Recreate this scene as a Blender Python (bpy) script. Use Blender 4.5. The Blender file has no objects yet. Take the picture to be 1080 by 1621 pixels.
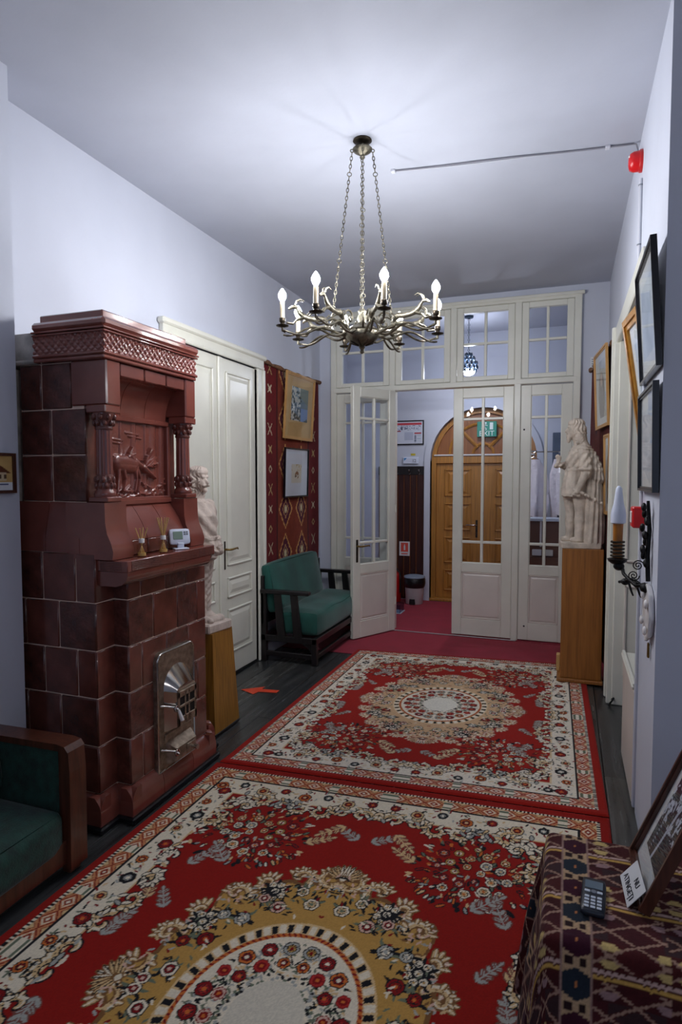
import bpy, math, random
import numpy as np
from mathutils import Vector, Matrix

random.seed(7)
RNG = np.random.RandomState(11)
scene = bpy.context.scene
COL = scene.collection
PI = math.pi

# ------------------------------------------------------------------ camera, world, exposure
YAW, PITCH, FPX = math.radians(20.1), math.radians(3.2), 980.0
cam_data = bpy.data.cameras.new('camera')
cam_data.sensor_fit = 'HORIZONTAL'
cam_data.sensor_width = 36.0
cam_data.lens = FPX / 1080.0 * 36.0
cam_data.clip_start = 0.02
cam = bpy.data.objects.new('camera', cam_data)
COL.objects.link(cam)
cam.location = (0, 0, 1.5)
cam.rotation_euler = (PI / 2 - PITCH, 0, YAW)
scene.camera = cam

world = bpy.data.worlds.new('world')
scene.world = world
world.use_nodes = True
wbg = world.node_tree.nodes['Background']
wbg.inputs[0].default_value = (0.55, 0.68, 1.0, 1)
wbg.inputs[1].default_value = 0.55

scene.view_settings.view_transform = 'Standard'
scene.view_settings.look = 'None'
scene.view_settings.gamma = 1.0
scene.view_settings.exposure = 0.6
BULB = 300.0
scene.cycles.diffuse_bounces = 8

# ------------------------------------------------------------------ room measures
XL, XR, ZC = -2.38, 0.31, 3.18
XLN = -2.187           # near part of the left wall
YE = 5.88              # glazed partition
YB = 7.40              # far wall of the vestibule
YP = 2.47              # near corner of the right-hand pier


# ------------------------------------------------------------------ colour and materials
def lin(c):
    o = []
    for v in c[:3]:
        v = v / 255.0
        o.append(v / 12.92 if v <= 0.04045 else ((v + 0.055) / 1.055) ** 2.4)
    return (o[0], o[1], o[2], 1.0)


def mat(name, rgb, rough=0.5, metal=0.0, spec=0.5, var=None, bump=None, coat=0.0, rgb2=None, stretch=None,
        emit=None, rvar=0.0, sheen=0.0):
    m = bpy.data.materials.new(name)
    m.use_nodes = True
    nt = m.node_tree
    b = nt.nodes['Principled BSDF']
    b.inputs['Base Color'].default_value = lin(rgb)
    b.inputs['Roughness'].default_value = rough
    b.inputs['Metallic'].default_value = metal
    b.inputs['Specular IOR Level'].default_value = spec
    b.inputs['Coat Weight'].default_value = coat
    b.inputs['Coat Roughness'].default_value = 0.08
    if sheen:
        b.inputs['Sheen Weight'].default_value = sheen
        b.inputs['Sheen Roughness'].default_value = 0.4
    if emit:
        b.inputs['Emission Color'].default_value = lin(emit[0])
        b.inputs['Emission Strength'].default_value = emit[1]
    tc = None

    def coords():
        nonlocal tc
        if tc is None:
            t = nt.nodes.new('ShaderNodeTexCoord')
            mp = nt.nodes.new('ShaderNodeMapping')
            if stretch:
                mp.inputs['Scale'].default_value = stretch
            nt.links.new(t.outputs['Object'], mp.inputs['Vector'])
            tc = mp.outputs['Vector']
        return tc
    if var:
        n = nt.nodes.new('ShaderNodeTexNoise')
        n.inputs['Scale'].default_value = var[0]
        n.inputs['Detail'].default_value = 6
        nt.links.new(coords(), n.inputs['Vector'])
        r = nt.nodes.new('ShaderNodeValToRGB')
        lo, hi = var[1]
        r.color_ramp.elements[0].position = 0.32
        r.color_ramp.elements[1].position = 0.68
        base = lin(rgb)
        if rgb2:
            r.color_ramp.elements[0].color = base
            r.color_ramp.elements[1].color = lin(rgb2)
        else:
            r.color_ramp.elements[0].color = (base[0] * lo, base[1] * lo, base[2] * lo, 1)
            r.color_ramp.elements[1].color = (min(1, base[0] * hi), min(1, base[1] * hi), min(1, base[2] * hi), 1)
        nt.links.new(n.outputs['Fac'], r.inputs['Fac'])
        nt.links.new(r.outputs['Color'], b.inputs['Base Color'])
        if rvar:
            mr = nt.nodes.new('ShaderNodeMapRange')
            mr.inputs['To Min'].default_value = rough - rvar
            mr.inputs['To Max'].default_value = rough + rvar
            nt.links.new(n.outputs['Fac'], mr.inputs['Value'])
            nt.links.new(mr.outputs['Result'], b.inputs['Roughness'])
    if bump:
        n = nt.nodes.new('ShaderNodeTexNoise')
        n.inputs['Scale'].default_value = bump[0]
        n.inputs['Detail'].default_value = bump[2] if len(bump) > 2 else 4
        nt.links.new(coords(), n.inputs['Vector'])
        bp = nt.nodes.new('ShaderNodeBump')
        bp.inputs['Strength'].default_value = bump[1]
        bp.inputs['Distance'].default_value = 0.01
        nt.links.new(n.outputs['Fac'], bp.inputs['Height'])
        nt.links.new(bp.outputs['Normal'], b.inputs['Normal'])
    return m


def attr_mat(name, rough=0.9, bump=None, sheen=0.0, spec=0.2):
    m = mat(name, (128, 128, 128), rough=rough, bump=bump, sheen=sheen, spec=spec)
    nt = m.node_tree
    a = nt.nodes.new('ShaderNodeAttribute')
    a.attribute_name = 'Col'
    nt.links.new(a.outputs['Color'], nt.nodes['Principled BSDF'].inputs['Base Color'])
    return m


def glass_mat(name, tint=(250, 252, 255), refl=1.45, rough=0.0):
    m = bpy.data.materials.new(name)
    m.use_nodes = True
    nt = m.node_tree
    nt.nodes.remove(nt.nodes['Principled BSDF'])
    out = nt.nodes['Material Output']
    tr = nt.nodes.new('ShaderNodeBsdfTransparent')
    tr.inputs['Color'].default_value = lin(tint)
    gl = nt.nodes.new('ShaderNodeBsdfGlossy')
    gl.inputs['Roughness'].default_value = rough
    fr = nt.nodes.new('ShaderNodeFresnel')
    fr.inputs['IOR'].default_value = refl
    mx = nt.nodes.new('ShaderNodeMixShader')
    ge = nt.nodes.new('ShaderNodeNewGeometry')
    sb = nt.nodes.new('ShaderNodeMath')
    sb.operation = 'SUBTRACT'
    sb.inputs[0].default_value = 1.0
    ml = nt.nodes.new('ShaderNodeMath')
    ml.operation = 'MULTIPLY'
    nt.links.new(ge.outputs['Backfacing'], sb.inputs[1])
    nt.links.new(sb.outputs[0], ml.inputs[0])
    nt.links.new(fr.outputs['Fac'], ml.inputs[1])
    nt.links.new(ml.outputs[0], mx.inputs['Fac'])
    nt.links.new(tr.outputs['BSDF'], mx.inputs[1])
    nt.links.new(gl.outputs['BSDF'], mx.inputs[2])
    nt.links.new(mx.outputs['Shader'], out.inputs['Surface'])
    return m


M = {}
M['wall'] = mat('wall_paint', (200, 204, 216), rough=0.7, var=(1.3, (0.94, 1.05)), bump=(14, 0.12))
M['ceiling'] = mat('ceiling_plaster', (182, 186, 198), rough=0.8, var=(1.1, (0.9, 1.06)), bump=(9, 0.2))
M['white'] = mat('white_gloss_paint', (224, 223, 210), rough=0.28, var=(5, (0.96, 1.03)), bump=(30, 0.03))
M['white2'] = mat('cream_panel_paint', (218, 210, 200), rough=0.35, var=(5, (0.95, 1.03)))
M['tile'] = mat('brown_red_glaze', (108, 58, 48), rough=0.22, var=(9, (0.6, 1.3)), bump=(34, 0.22, 5), coat=0.5)
M['tile_dk'] = mat('brown_red_glaze_textured', (92, 50, 42), rough=0.24, var=(14, (0.55, 1.3)), bump=(60, 0.45, 6), coat=0.5)
M['tile_s'] = mat('brown_red_glaze_smooth', (122, 66, 56), rough=0.16, var=(5, (0.8, 1.2)), bump=(8, 0.06), coat=0.6)
M['grout'] = mat('grout', (236, 206, 186), rough=0.9)
M['flue'] = mat('white_flue_plaster', (196, 190, 182), rough=0.85, var=(12, (0.5, 1.1)), bump=(18, 0.5))
M['metal'] = mat('nickel_cast_iron', (172, 156, 138), rough=0.33, metal=0.9, var=(40, (0.55, 1.2)), bump=(160, 0.35))
M['metal_s'] = mat('polished_nickel', (190, 184, 178), rough=0.18, metal=1.0)
M['porcelain'] = mat('white_porcelain', (225, 222, 220), rough=0.2)
M['black'] = mat('matt_black', (10, 10, 11), rough=0.6)
M['blackbase'] = mat('black_gloss_paint', (16, 17, 20), rough=0.3, bump=(30, 0.15))
M['plank'] = mat('black_varnished_boards', (56, 57, 57), rough=0.24, var=(3.0, (0.55, 1.5)), bump=(60, 0.12), stretch=(9, 0.6, 1), rvar=0.1)
M['plank2'] = mat('grey_black_boards', (70, 70, 67), rough=0.26, var=(3.0, (0.55, 1.5)), bump=(60, 0.12), stretch=(9, 0.6, 1), rvar=0.1)
M['ped_l'] = mat('yellow_oak_veneer', (150, 104, 40), rough=0.4, var=(6, (0.7, 1.25)), stretch=(14, 14, 0.7), bump=(20, 0.05))
M['ped_r'] = mat('brown_oak_veneer', (150, 96, 42), rough=0.4, var=(6, (0.75, 1.2)), stretch=(14, 14, 0.6), bump=(20, 0.05))
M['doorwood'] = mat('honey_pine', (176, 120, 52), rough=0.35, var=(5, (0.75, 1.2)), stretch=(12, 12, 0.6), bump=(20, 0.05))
M['doorwood_dk'] = mat('honey_pine_dark', (150, 92, 48), rough=0.35, var=(5, (0.75, 1.2)), stretch=(12, 12, 0.6))  # darker pine tone for the lunette
M['darkwood'] = mat('black_stained_wood', (26, 22, 24), rough=0.3, var=(5, (0.6, 1.5)), stretch=(8, 8, 1), bump=(20, 0.1))
M['chairwood'] = mat('walnut_varnish', (82, 44, 30), rough=0.3, var=(6, (0.6, 1.3)), stretch=(10, 10, 1), coat=0.3)
M['velvet'] = mat('green_velvet', (26, 84, 74), rough=0.85, var=(4, (0.6, 1.3)), bump=(200, 0.2), sheen=0.35, stretch=(1, 1, 0.6))
M['velvet_dk'] = mat('dark_green_jacquard', (14, 56, 46), rough=0.8, var=(26, (0.45, 1.35)), bump=(160, 0.25), sheen=0.25)
M['carpet'] = mat('crimson_carpet', (150, 26, 50), rough=0.95, var=(6, (0.88, 1.1)), bump=(260, 0.35), sheen=0.1)
M['strip'] = mat('aluminium_strip', (205, 200, 200), rough=0.3, metal=0.8)
M['plaster'] = mat('cream_plaster_statue', (208, 194, 178), rough=0.7, var=(16, (0.72, 1.1)), bump=(45, 0.6, 6))
M['plaster_l'] = mat('pinkish_plaster_statue', (200, 184, 172), rough=0.7, var=(16, (0.72, 1.1)), bump=(45, 0.6, 6))
M['bronze'] = mat('aged_bronze', (134, 128, 112), rough=0.38, metal=0.85, var=(30, (0.35, 1.25)), bump=(70, 0.3))
M['bronze_dk'] = mat('dark_bronze', (70, 62, 52), rough=0.4, metal=0.85, var=(30, (0.4, 1.2)))
M['candle'] = mat('ivory_candle_tube', (196, 180, 150), rough=0.5)
M['bulb'] = mat('lit_bulb', (255, 255, 255), emit=((250, 251, 255), BULB))
M['glass'] = glass_mat('window_glass')
M['picglass'] = glass_mat('picture_glass', refl=1.35)
M['bottle'] = glass_mat('bottle_glass', tint=(246, 240, 228), refl=1.45)
M['reed'] = mat('rattan_reed', (206, 168, 106), rough=0.7)
M['oil'] = mat('amber_oil', (214, 184, 120), rough=0.2)
M['device'] = mat('white_plastic', (214, 220, 236), rough=0.35)
M['lcd'] = mat('grey_green_lcd', (130, 150, 136), rough=0.2)
M['grey'] = mat('grey_plastic', (110, 116, 128), rough=0.4)
M['brass'] = mat('aged_brass', (140, 112, 62), rough=0.35, metal=0.9)
M['gold'] = mat('gilt_frame', (176, 124, 48), rough=0.35, metal=0.35, var=(20, (0.7, 1.2)), bump=(40, 0.15))
M['oak'] = mat('light_oak_frame', (198, 152, 92), rough=0.4, var=(6, (0.85, 1.1)), stretch=(6, 6, 1))
M['framebk'] = mat('black_frame', (20, 18, 26), rough=0.25)
M['mount'] = mat('ivory_mount', (214, 210, 200), rough=0.8)
M['mount_y'] = mat('tan_mount', (200, 160, 100), rough=0.8)
M['paper'] = mat('white_card', (222, 222, 222), rough=0.7)
M['ink'] = mat('black_ink', (28, 30, 40), rough=0.7)
M['red'] = mat('red_plastic', (206, 22, 28), rough=0.3)
M['redpaint'] = mat('red_paint', (190, 24, 24), rough=0.3)
M['orange'] = mat('orange_red_tape', (222, 70, 36), rough=0.5)
M['iron'] = mat('wrought_iron', (20, 19, 20), rough=0.45, metal=0.5, bump=(60, 0.4))
M['amber'] = mat('amber_wax_tube', (170, 106, 38), rough=0.3, var=(14, (0.6, 1.25)))
M['conduit'] = mat('white_conduit', (200, 202, 210), rough=0.5)
M['cable'] = mat('grey_cable', (128, 128, 136), rough=0.5)
M['coatpanel'] = mat('dark_mahogany_slats', (58, 26, 22), rough=0.35, var=(6, (0.6, 1.3)), stretch=(14, 14, 0.7))
M['coatstrip'] = mat('copper_wood_strip', (140, 82, 48), rough=0.35)
M['green'] = mat('green_sign', (40, 140, 120), rough=0.4)
M['signwhite'] = mat('white_pictogram', (225, 235, 232), rough=0.5)
M['teal'] = mat('slate_blue_board', (62, 76, 96), rough=0.5, var=(5, (0.85, 1.1)))
M['desk'] = mat('brown_laminate', (112, 70, 50), rough=0.4, var=(5, (0.85, 1.15)))
M['desktop'] = mat('pale_blue_laminate', (196, 204, 216), rough=0.4)
M['plastic'] = mat('white_plastic_film', (236, 226, 230), rough=0.2, bump=(18, 1.0), coat=0.4)
M['bin_lid'] = mat('blue_grey_lid', (130, 142, 158), rough=0.4)
M['bin_blk'] = mat('black_bag', (18, 18, 20), rough=0.35, bump=(25, 0.5))
M['bin_gry'] = mat('light_grey_plastic', (190, 188, 188), rough=0.4)
M['clear'] = glass_mat('clear_plastic', tint=(200, 212, 224), refl=1.5, rough=0.08)
M['phone'] = mat('dark_phone_plastic', (24, 30, 42), rough=0.35)
M['screen'] = mat('phone_screen', (96, 112, 124), rough=0.12)
M['key'] = mat('phone_keys', (196, 204, 214), rough=0.4)
M['yellow'] = mat('yellow_sticker', (200, 180, 50), rough=0.5)
M['blue'] = mat('blue_sticker', (60, 140, 200), rough=0.5)
M['redprint'] = mat('red_print', (222, 82, 66), rough=0.6)
M['frost'] = mat('frosted_lamp_glass', (235, 240, 255), rough=0.3, emit=((240, 243, 255), 140.0))
M['crystal'] = mat('dark_lamp_metal', (50, 66, 84), rough=0.25, metal=0.6)
M['rug'] = attr_mat('rug_pile', rough=0.95, bump=(420, 0.25), sheen=0.05)
M['kilim'] = attr_mat('kilim_weave', rough=0.95, bump=(500, 0.3), sheen=0.05)
M['art'] = attr_mat('printed_picture', rough=0.6)
M['crimsondark'] = mat('dark_red_lacquer', (70, 22, 20), rough=0.3)


# ------------------------------------------------------------------ mesh builder
class MB:
    def __init__(s, mtx=None):
        s.v = []
        s.f = []
        s.m = mtx

    def add(s, vs, fs):
        o = len(s.v)
        if s.m is not None:
            s.v.extend([tuple(s.m @ Vector(p)) for p in vs])
        else:
            s.v.extend([tuple(p) for p in vs])
        s.f.extend([tuple(i + o for i in f) for f in fs])
        return s

    def box(s, x0, x1, y0, y1, z0, z1, c=0.0):
        if c <= 0:
            vs = [(x, y, z) for x in (x0, x1) for y in (y0, y1) for z in (z0, z1)]
            fs = [(0, 1, 3, 2), (4, 6, 7, 5), (0, 4, 5, 1), (2, 3, 7, 6), (0, 2, 6, 4), (1, 5, 7, 3)]
            return s.add(vs, fs)
        c = min(c, abs(x1 - x0) * .49, abs(y1 - y0) * .49, abs(z1 - z0) * .49)
        P, idx = [], {}
        lo, hi = (x0, y0, z0), (x1, y1, z1)
        for sx in (0, 1):
            for sy in (0, 1):
                for sz in (0, 1):
                    sg = (sx, sy, sz)
                    for a in range(3):
                        p = []
                        for k in range(3):
                            e = hi[k] if sg[k] else lo[k]
                            if k != a:
                                e += -c if sg[k] else c
                            p.append(e)
                        idx[(sg, a)] = len(P)
                        P.append(p)
        fs = []
        for a in range(3):
            b, d = [k for k in range(3) if k != a]
            for sa in (0, 1):
                q = []
                for (u, w) in ((0, 0), (1, 0), (1, 1), (0, 1)):
                    sg = [0, 0, 0]
                    sg[a] = sa
                    sg[b] = u
                    sg[d] = w
                    q.append(idx[(tuple(sg), a)])
                fs.append(q)
        for a in range(3):      # edges running along a
            b, d = [k for k in range(3) if k != a]
            for u in (0, 1):
                for w in (0, 1):
                    s0 = [0, 0, 0]
                    s0[b], s0[d] = u, w
                    s1 = list(s0)
                    s1[a] = 1
                    s0, s1 = tuple(s0), tuple(s1)
                    fs.append((idx[(s0, b)], idx[(s1, b)], idx[(s1, d)], idx[(s0, d)]))
        for sx in (0, 1):
            for sy in (0, 1):
                for sz in (0, 1):
                    sg = (sx, sy, sz)
                    fs.append((idx[(sg, 0)], idx[(sg, 1)], idx[(sg, 2)]))
        return s.add(P, fs)

    def prism(s, poly, axis, a, b):
        """extrude a 2-D polygon along an axis (0,1,2); polygon given in the two other axes in order"""
        n = len(poly)
        k = [i for i in range(3) if i != axis]
        vs = []
        for t in (a, b):
            for p in poly:
                q = [0, 0, 0]
                q[axis] = t
                q[k[0]], q[k[1]] = p
                vs.append(q)
        fs = [tuple(range(n)), tuple(range(2 * n - 1, n - 1, -1))]
        fs += [(i, (i + 1) % n, n + (i + 1) % n, n + i) for i in range(n)]
        return s.add(vs, fs)

    def tube(s, pts, r, n=8, caps=True, flat=None):
        pts = [Vector(p) for p in pts]
        R = r if isinstance(r, (list, tuple)) else [r] * len(pts)
        vs, fs = [], []
        up = Vector((0, 0, 1))
        prev = None
        for i, p in enumerate(pts):
            d = (pts[min(i + 1, len(pts) - 1)] - pts[max(i - 1, 0)])
            if d.length < 1e-9:
                d = Vector((0, 0, 1))
            d.normalize()
            if prev is None:
                a = d.cross(up)
                if a.length < 1e-3:
                    a = d.cross(Vector((1, 0, 0)))
            else:
                a = prev - d * prev.dot(d)
            a.normalize()
            prev = a
            b = d.cross(a)
            for j in range(n):
                t = 2 * PI * j / n
                fb = flat if flat else 1.0
                vs.append(p + a * (R[i] * math.cos(t) * fb) + b * (R[i] * math.sin(t)))
        for i in range(len(pts) - 1):
            for j in range(n):
                fs.append((i * n + j, i * n + (j + 1) % n, (i + 1) * n + (j + 1) % n, (i + 1) * n + j))
        if caps:
            fs.append(tuple(range(n - 1, -1, -1)))
            fs.append(tuple((len(pts) - 1) * n + j for j in range(n)))
        return s.add(vs, fs)

    def lathe(s, prof, c=(0, 0, 0), n=20, flute=None):
        vs, fs = [], []
        for (r, z) in prof:
            for j in range(n):
                t = 2 * PI * j / n
                rr = r
                if flute and flute[1] <= z <= flute[2]:
                    rr = r * (1 - flute[3] * (0.5 - 0.5 * math.cos(flute[0] * t)))
                vs.append((c[0] + rr * math.cos(t), c[1] + rr * math.sin(t), c[2] + z))
        m = len(prof)
        for i in range(m - 1):
            for j in range(n):
                fs.append((i * n + j, i * n + (j + 1) % n, (i + 1) * n + (j + 1) % n, (i + 1) * n + j))
        fs.append(tuple(range(n - 1, -1, -1)))
        fs.append(tuple((m - 1) * n + j for j in range(n)))
        return s.add(vs, fs)

    def ell(s, c, r, rot=None, n=12, m=8):
        vs, fs = [], []
        R = rot.to_3x3() if rot is not None else None

        def P(th, ph):
            p = Vector((r[0] * math.sin(th) * math.cos(ph), r[1] * math.sin(th) * math.sin(ph), r[2] * math.cos(th)))
            if R is not None:
                p = R @ p
            return p + Vector(c)
        vs.append(P(0, 0))
        for i in range(1, m):
            for j in range(n):
                vs.append(P(PI * i / m, 2 * PI * j / n))
        vs.append(P(PI, 0))
        for j in range(n):
            fs.append((0, 1 + j, 1 + (j + 1) % n))
            fs.append((len(vs) - 1, 1 + (m - 2) * n + (j + 1) % n, 1 + (m - 2) * n + j))
        for i in range(m - 2):
            for j in range(n):
                fs.append((1 + i * n + j, 1 + (i + 1) * n + j, 1 + (i + 1) * n + (j + 1) % n, 1 + i * n + (j + 1) % n))
        return s.add(vs, fs)

    def cap(s, p0, r0, p1, r1, k=6):
        p0, p1 = Vector(p0), Vector(p1)
        for i in range(k + 1):
            t = i / k
            r = r0 + (r1 - r0) * t
            s.ell(p0.lerp(p1, t), (r, r, r), n=10, m=7)
        return s

    def grid(s, P, nu, nv, thick=None):
        """P: list of nu*nv points (v rows)"""
        fs = []
        for j in range(nv - 1):
            for i in range(nu - 1):
                a = j * nu + i
                fs.append((a, a + 1, a + nu + 1, a + nu))
        return s.add(P, fs)

    def torus(s, c, R, r, axis=(0, 0, 1), n=16, m=6, sx=1.0):
        q = Vector((0, 0, 1)).rotation_difference(Vector(axis).normalized())
        vs, fs = [], []
        for i in range(n):
            t = 2 * PI * i / n
            for j in range(m):
                u = 2 * PI * j / m
                p = Vector(((R + r * math.cos(u)) * math.cos(t) * sx, (R + r * math.cos(u)) * math.sin(t), r * math.sin(u)))
                vs.append(q @ p + Vector(c))
        for i in range(n):
            for j in range(m):
                fs.append((i * m + j, ((i + 1) % n) * m + j, ((i + 1) % n) * m + (j + 1) % m, i * m + (j + 1) % m))
        return s.add(vs, fs)

    def rbox(s, x0, x1, y0, y1, z0, z1, r, n=8, bulge=0.0, fn=None):
        """rounded box from a cube-sphere grid"""
        c = Vector(((x0 + x1) / 2, (y0 + y1) / 2, (z0 + z1) / 2))
        h = Vector(((x1 - x0) / 2, (y1 - y0) / 2, (z1 - z0) / 2))
        inn = Vector([max(1e-4, h[k] - r) for k in range(3)])
        vs, fs = [], []
        for a in range(3):
            b, d = (a + 1) % 3, (a + 2) % 3
            for sg in (-1, 1):
                o = len(vs)
                for i in range(n + 1):
                    for j in range(n + 1):
                        def w(t):
                            q = 2 * t / n - 1
                            return q
                        p = Vector((0, 0, 0))
                        p[a] = sg * h[a]
                        p[b] = w(i) * h[b]
                        p[d] = w(j) * h[d]
                        q = Vector([max(-inn[k], min(inn[k], p[k])) for k in range(3)])
                        e = p - q
                        if e.length > 1e-9:
                            p = q + e.normalized() * min(r, e.length if r > e.length else r)
                        if bulge:
                            u, v_ = p[b] / h[b], p[d] / h[d]
                            p[a] += sg * bulge * max(0, 1 - u * u) * max(0, 1 - v_ * v_)
                        p = p + c
                        if fn:
                            p = fn(p)
                        vs.append(p)
                for i in range(n):
                    for j in range(n):
                        q = (o + i * (n + 1) + j, o + (i + 1) * (n + 1) + j, o + (i + 1) * (n + 1) + j + 1, o + i * (n + 1) + j + 1)
                        fs.append(q if sg > 0 else q[::-1])
        return s.add(vs, fs)

    def mesh(s, name, smooth=None, weld=False):
        me = bpy.data.meshes.new(name)
        me.from_pydata(s.v, [], s.f)
        import bmesh
        bm = bmesh.new()
        bm.from_mesh(me)
        if weld:
            bmesh.ops.remove_doubles(bm, verts=bm.verts, dist=1e-4)
        bmesh.ops.recalc_face_normals(bm, faces=bm.faces)
        bm.to_mesh(me)
        bm.free()
        if smooth is not None:
            me.polygons.foreach_set('use_smooth', [True] * len(me.polygons))
            me.set_sharp_from_angle(angle=math.radians(smooth))
        me.update()
        return me

    def build(s, name, m, parent=None, smooth=None, weld=False, **kw):
        return link(name, s.mesh(name, smooth, weld), m, parent, **kw)


ROOT_LOC = {}


def link(name, me, m, parent=None, label=None, cat=None, group=None, kind=None):
    o = bpy.data.objects.new(name, me)
    COL.objects.link(o)
    if m is not None and me is not None:
        if len(me.materials) == 0:
            me.materials.append(m)
    if parent is not None:
        o.parent = parent
        if parent.name in ROOT_LOC:
            o.matrix_parent_inverse = Matrix.Translation(-Vector(ROOT_LOC[parent.name]))
    tag(o, label, cat, group, kind)
    return o


def tag(o, label=None, cat=None, group=None, kind=None):
    if label:
        o['label'] = label
    if cat:
        o['category'] = cat
    if group:
        o['group'] = group
    if kind:
        o['kind'] = kind
    return o


def thing(name, label, cat, loc=(0, 0, 0), group=None, kind=None):
    o = bpy.data.objects.new(name, None)
    COL.objects.link(o)
    o.empty_display_size = 0.1
    o.location = loc
    ROOT_LOC[o.name] = tuple(loc)
    return tag(o, label, cat, group, kind)


def struct(name, label=None, loc=(0, 0, 0)):
    o = thing(name, label, None, loc, kind='structure')
    return o


def B(x0, x1, y0, y1, z0, z1, c=0.0, mtx=None):
    return MB(mtx).box(x0, x1, y0, y1, z0, z1, c)


def text(name, body, size, mtx, m, parent, extrude=0.0004):
    cu = bpy.data.curves.new(name, 'FONT')
    cu.body = body
    cu.size = size
    cu.extrude = extrude
    cu.align_x = 'CENTER'
    cu.align_y = 'CENTER'
    cu.materials.append(m)
    tmp = bpy.data.objects.new(name + '_raw', cu)
    COL.objects.link(tmp)
    dg = bpy.context.evaluated_depsgraph_get()
    me = bpy.data.meshes.new_from_object(tmp.evaluated_get(dg))
    bpy.data.objects.remove(tmp)
    me.name = name
    me.materials.clear()
    me.materials.append(m)
    o = link(name, me, m, parent)
    o.matrix_basis = mtx
    return o


def basis(o, x, y, z=None):
    """matrix with origin o and axes x, y (unit), z = x cross y"""
    x, y = Vector(x).normalized(), Vector(y).normalized()
    z = x.cross(y)
    m = Matrix((x, y, z)).transposed().to_4x4()
    m.translation = Vector(o)
    return m


def color_mesh(name, P, nu, nv, rgb, m, parent=None, smooth=True, **kw):
    """grid mesh with a per-vertex colour; P (nv,nu,3), rgb (nv,nu,3) in sRGB 0..255"""
    P = np.asarray(P, np.float32).reshape(-1, 3)
    idx = np.arange(nu * nv).reshape(nv, nu)
    q = np.stack([idx[:-1, :-1], idx[:-1, 1:], idx[1:, 1:], idx[1:, :-1]], -1).reshape(-1, 4)
    me = bpy.data.meshes.new(name)
    me.vertices.add(len(P))
    me.vertices.foreach_set('co', P.ravel())
    me.loops.add(q.size)
    me.loops.foreach_set('vertex_index', q.ravel().astype(np.int32))
    me.polygons.add(len(q))
    me.polygons.foreach_set('loop_start', np.arange(0, q.size, 4, dtype=np.int32))
    me.update(calc_edges=True)
    me.polygons.foreach_set('use_smooth', np.ones(len(q), bool))
    a = me.color_attributes.new('Col', 'FLOAT_COLOR', 'POINT')
    c = np.clip(np.asarray(rgb, np.float32).reshape(-1, 3) / 255.0, 0, 1)
    c = np.where(c <= 0.04045, c / 12.92, ((c + 0.055) / 1.055) ** 2.4)
    c4 = np.ones((len(c), 4), np.float32)
    c4[:, :3] = c
    a.data.foreach_set('color', c4.ravel())
    me.validate()
    return link(name, me, m, parent, **kw)


def art(name, P0, U, V, nu, nv, fn, parent, m=None):
    """flat printed picture: fn(u,v) -> rgb with u,v in 0..1 arrays"""
    u, v = np.meshgrid(np.linspace(0, 1, nu), np.linspace(0, 1, nv))
    P0, U, V = np.array(P0), np.array(U), np.array(V)
    P = P0 + u[..., None] * U + v[..., None] * V
    rgb = fn(u, v)
    return color_mesh(name, P, nu, nv, rgb, m or M['art'], parent)


def vnoise(u, v, f, seed=0, octv=4):
    """value noise on arrays, 0..1"""
    r = np.random.RandomState(seed)
    out = np.zeros_like(u)
    amp, tot = 1.0, 0.0
    for o in range(octv):
        n = 64
        T = r.rand(n, n)
        x, y = u * f * 2 ** o, v * f * 2 ** o
        xi, yi = np.floor(x).astype(int), np.floor(y).astype(int)
        fx, fy = x - xi, y - yi
        fx, fy = fx * fx * (3 - 2 * fx), fy * fy * (3 - 2 * fy)
        g = lambda a, b: T[a % n, b % n]
        out += amp * (g(xi, yi) * (1 - fx) * (1 - fy) + g(xi + 1, yi) * fx * (1 - fy) + g(xi, yi + 1) * (1 - fx) * fy + g(xi + 1, yi + 1) * fx * fy)
        tot += amp
        amp *= 0.5
    return out / tot


def mixc(a, b, t):
    a, b = np.array(a, float), np.array(b, float)
    t = np.asarray(t)[..., None]
    return a * (1 - t) + b * t


# ================================================================== THE SETTING
fl = struct('floor', 'black varnished plank floor of the hallway')
B(-2.6, 3.1, -3.3, 7.7, -0.12, -0.022).build('subfloor', M['black'], fl)
plank_cache = {}
PW = 0.2
for i in range(20):
    x0 = -2.40 + i * PW
    y = -2.2 + random.uniform(0, 1.6)
    ends = [-3.1, y]
    while ends[-1] < 5.9:
        ends.append(min(5.9, ends[-1] + random.choice((2.2, 2.6, 3.1))))
    for a, b in zip(ends[:-1], ends[1:]):
        if b - a < 0.15 or (x0 > 0.7 and a > YP):
            continue
        if x0 > 0.7:
            b = min(b, YP)
        dz = random.choice((0, -0.001, -0.002))
        B(x0 + .0018, x0 + PW - .0018, a + .001, b - .001, -0.022, dz, .0015).build(
            'plank', M['plank'] if random.random() < .6 else M['plank2'], fl)

ce = B(-2.6, 3.1, -3.3, 7.7, ZC, ZC + .1).build('ceiling', M['ceiling'])
tag(ce, 'white plastered ceiling with soft uneven patches', kind='structure')


def wall(name, *boxes, label=None, m=None):
    b = MB()
    for q in boxes:
        b.box(*q)
    o = b.build(name, m or M['wall'])
    return tag(o, label, kind='structure')


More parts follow.
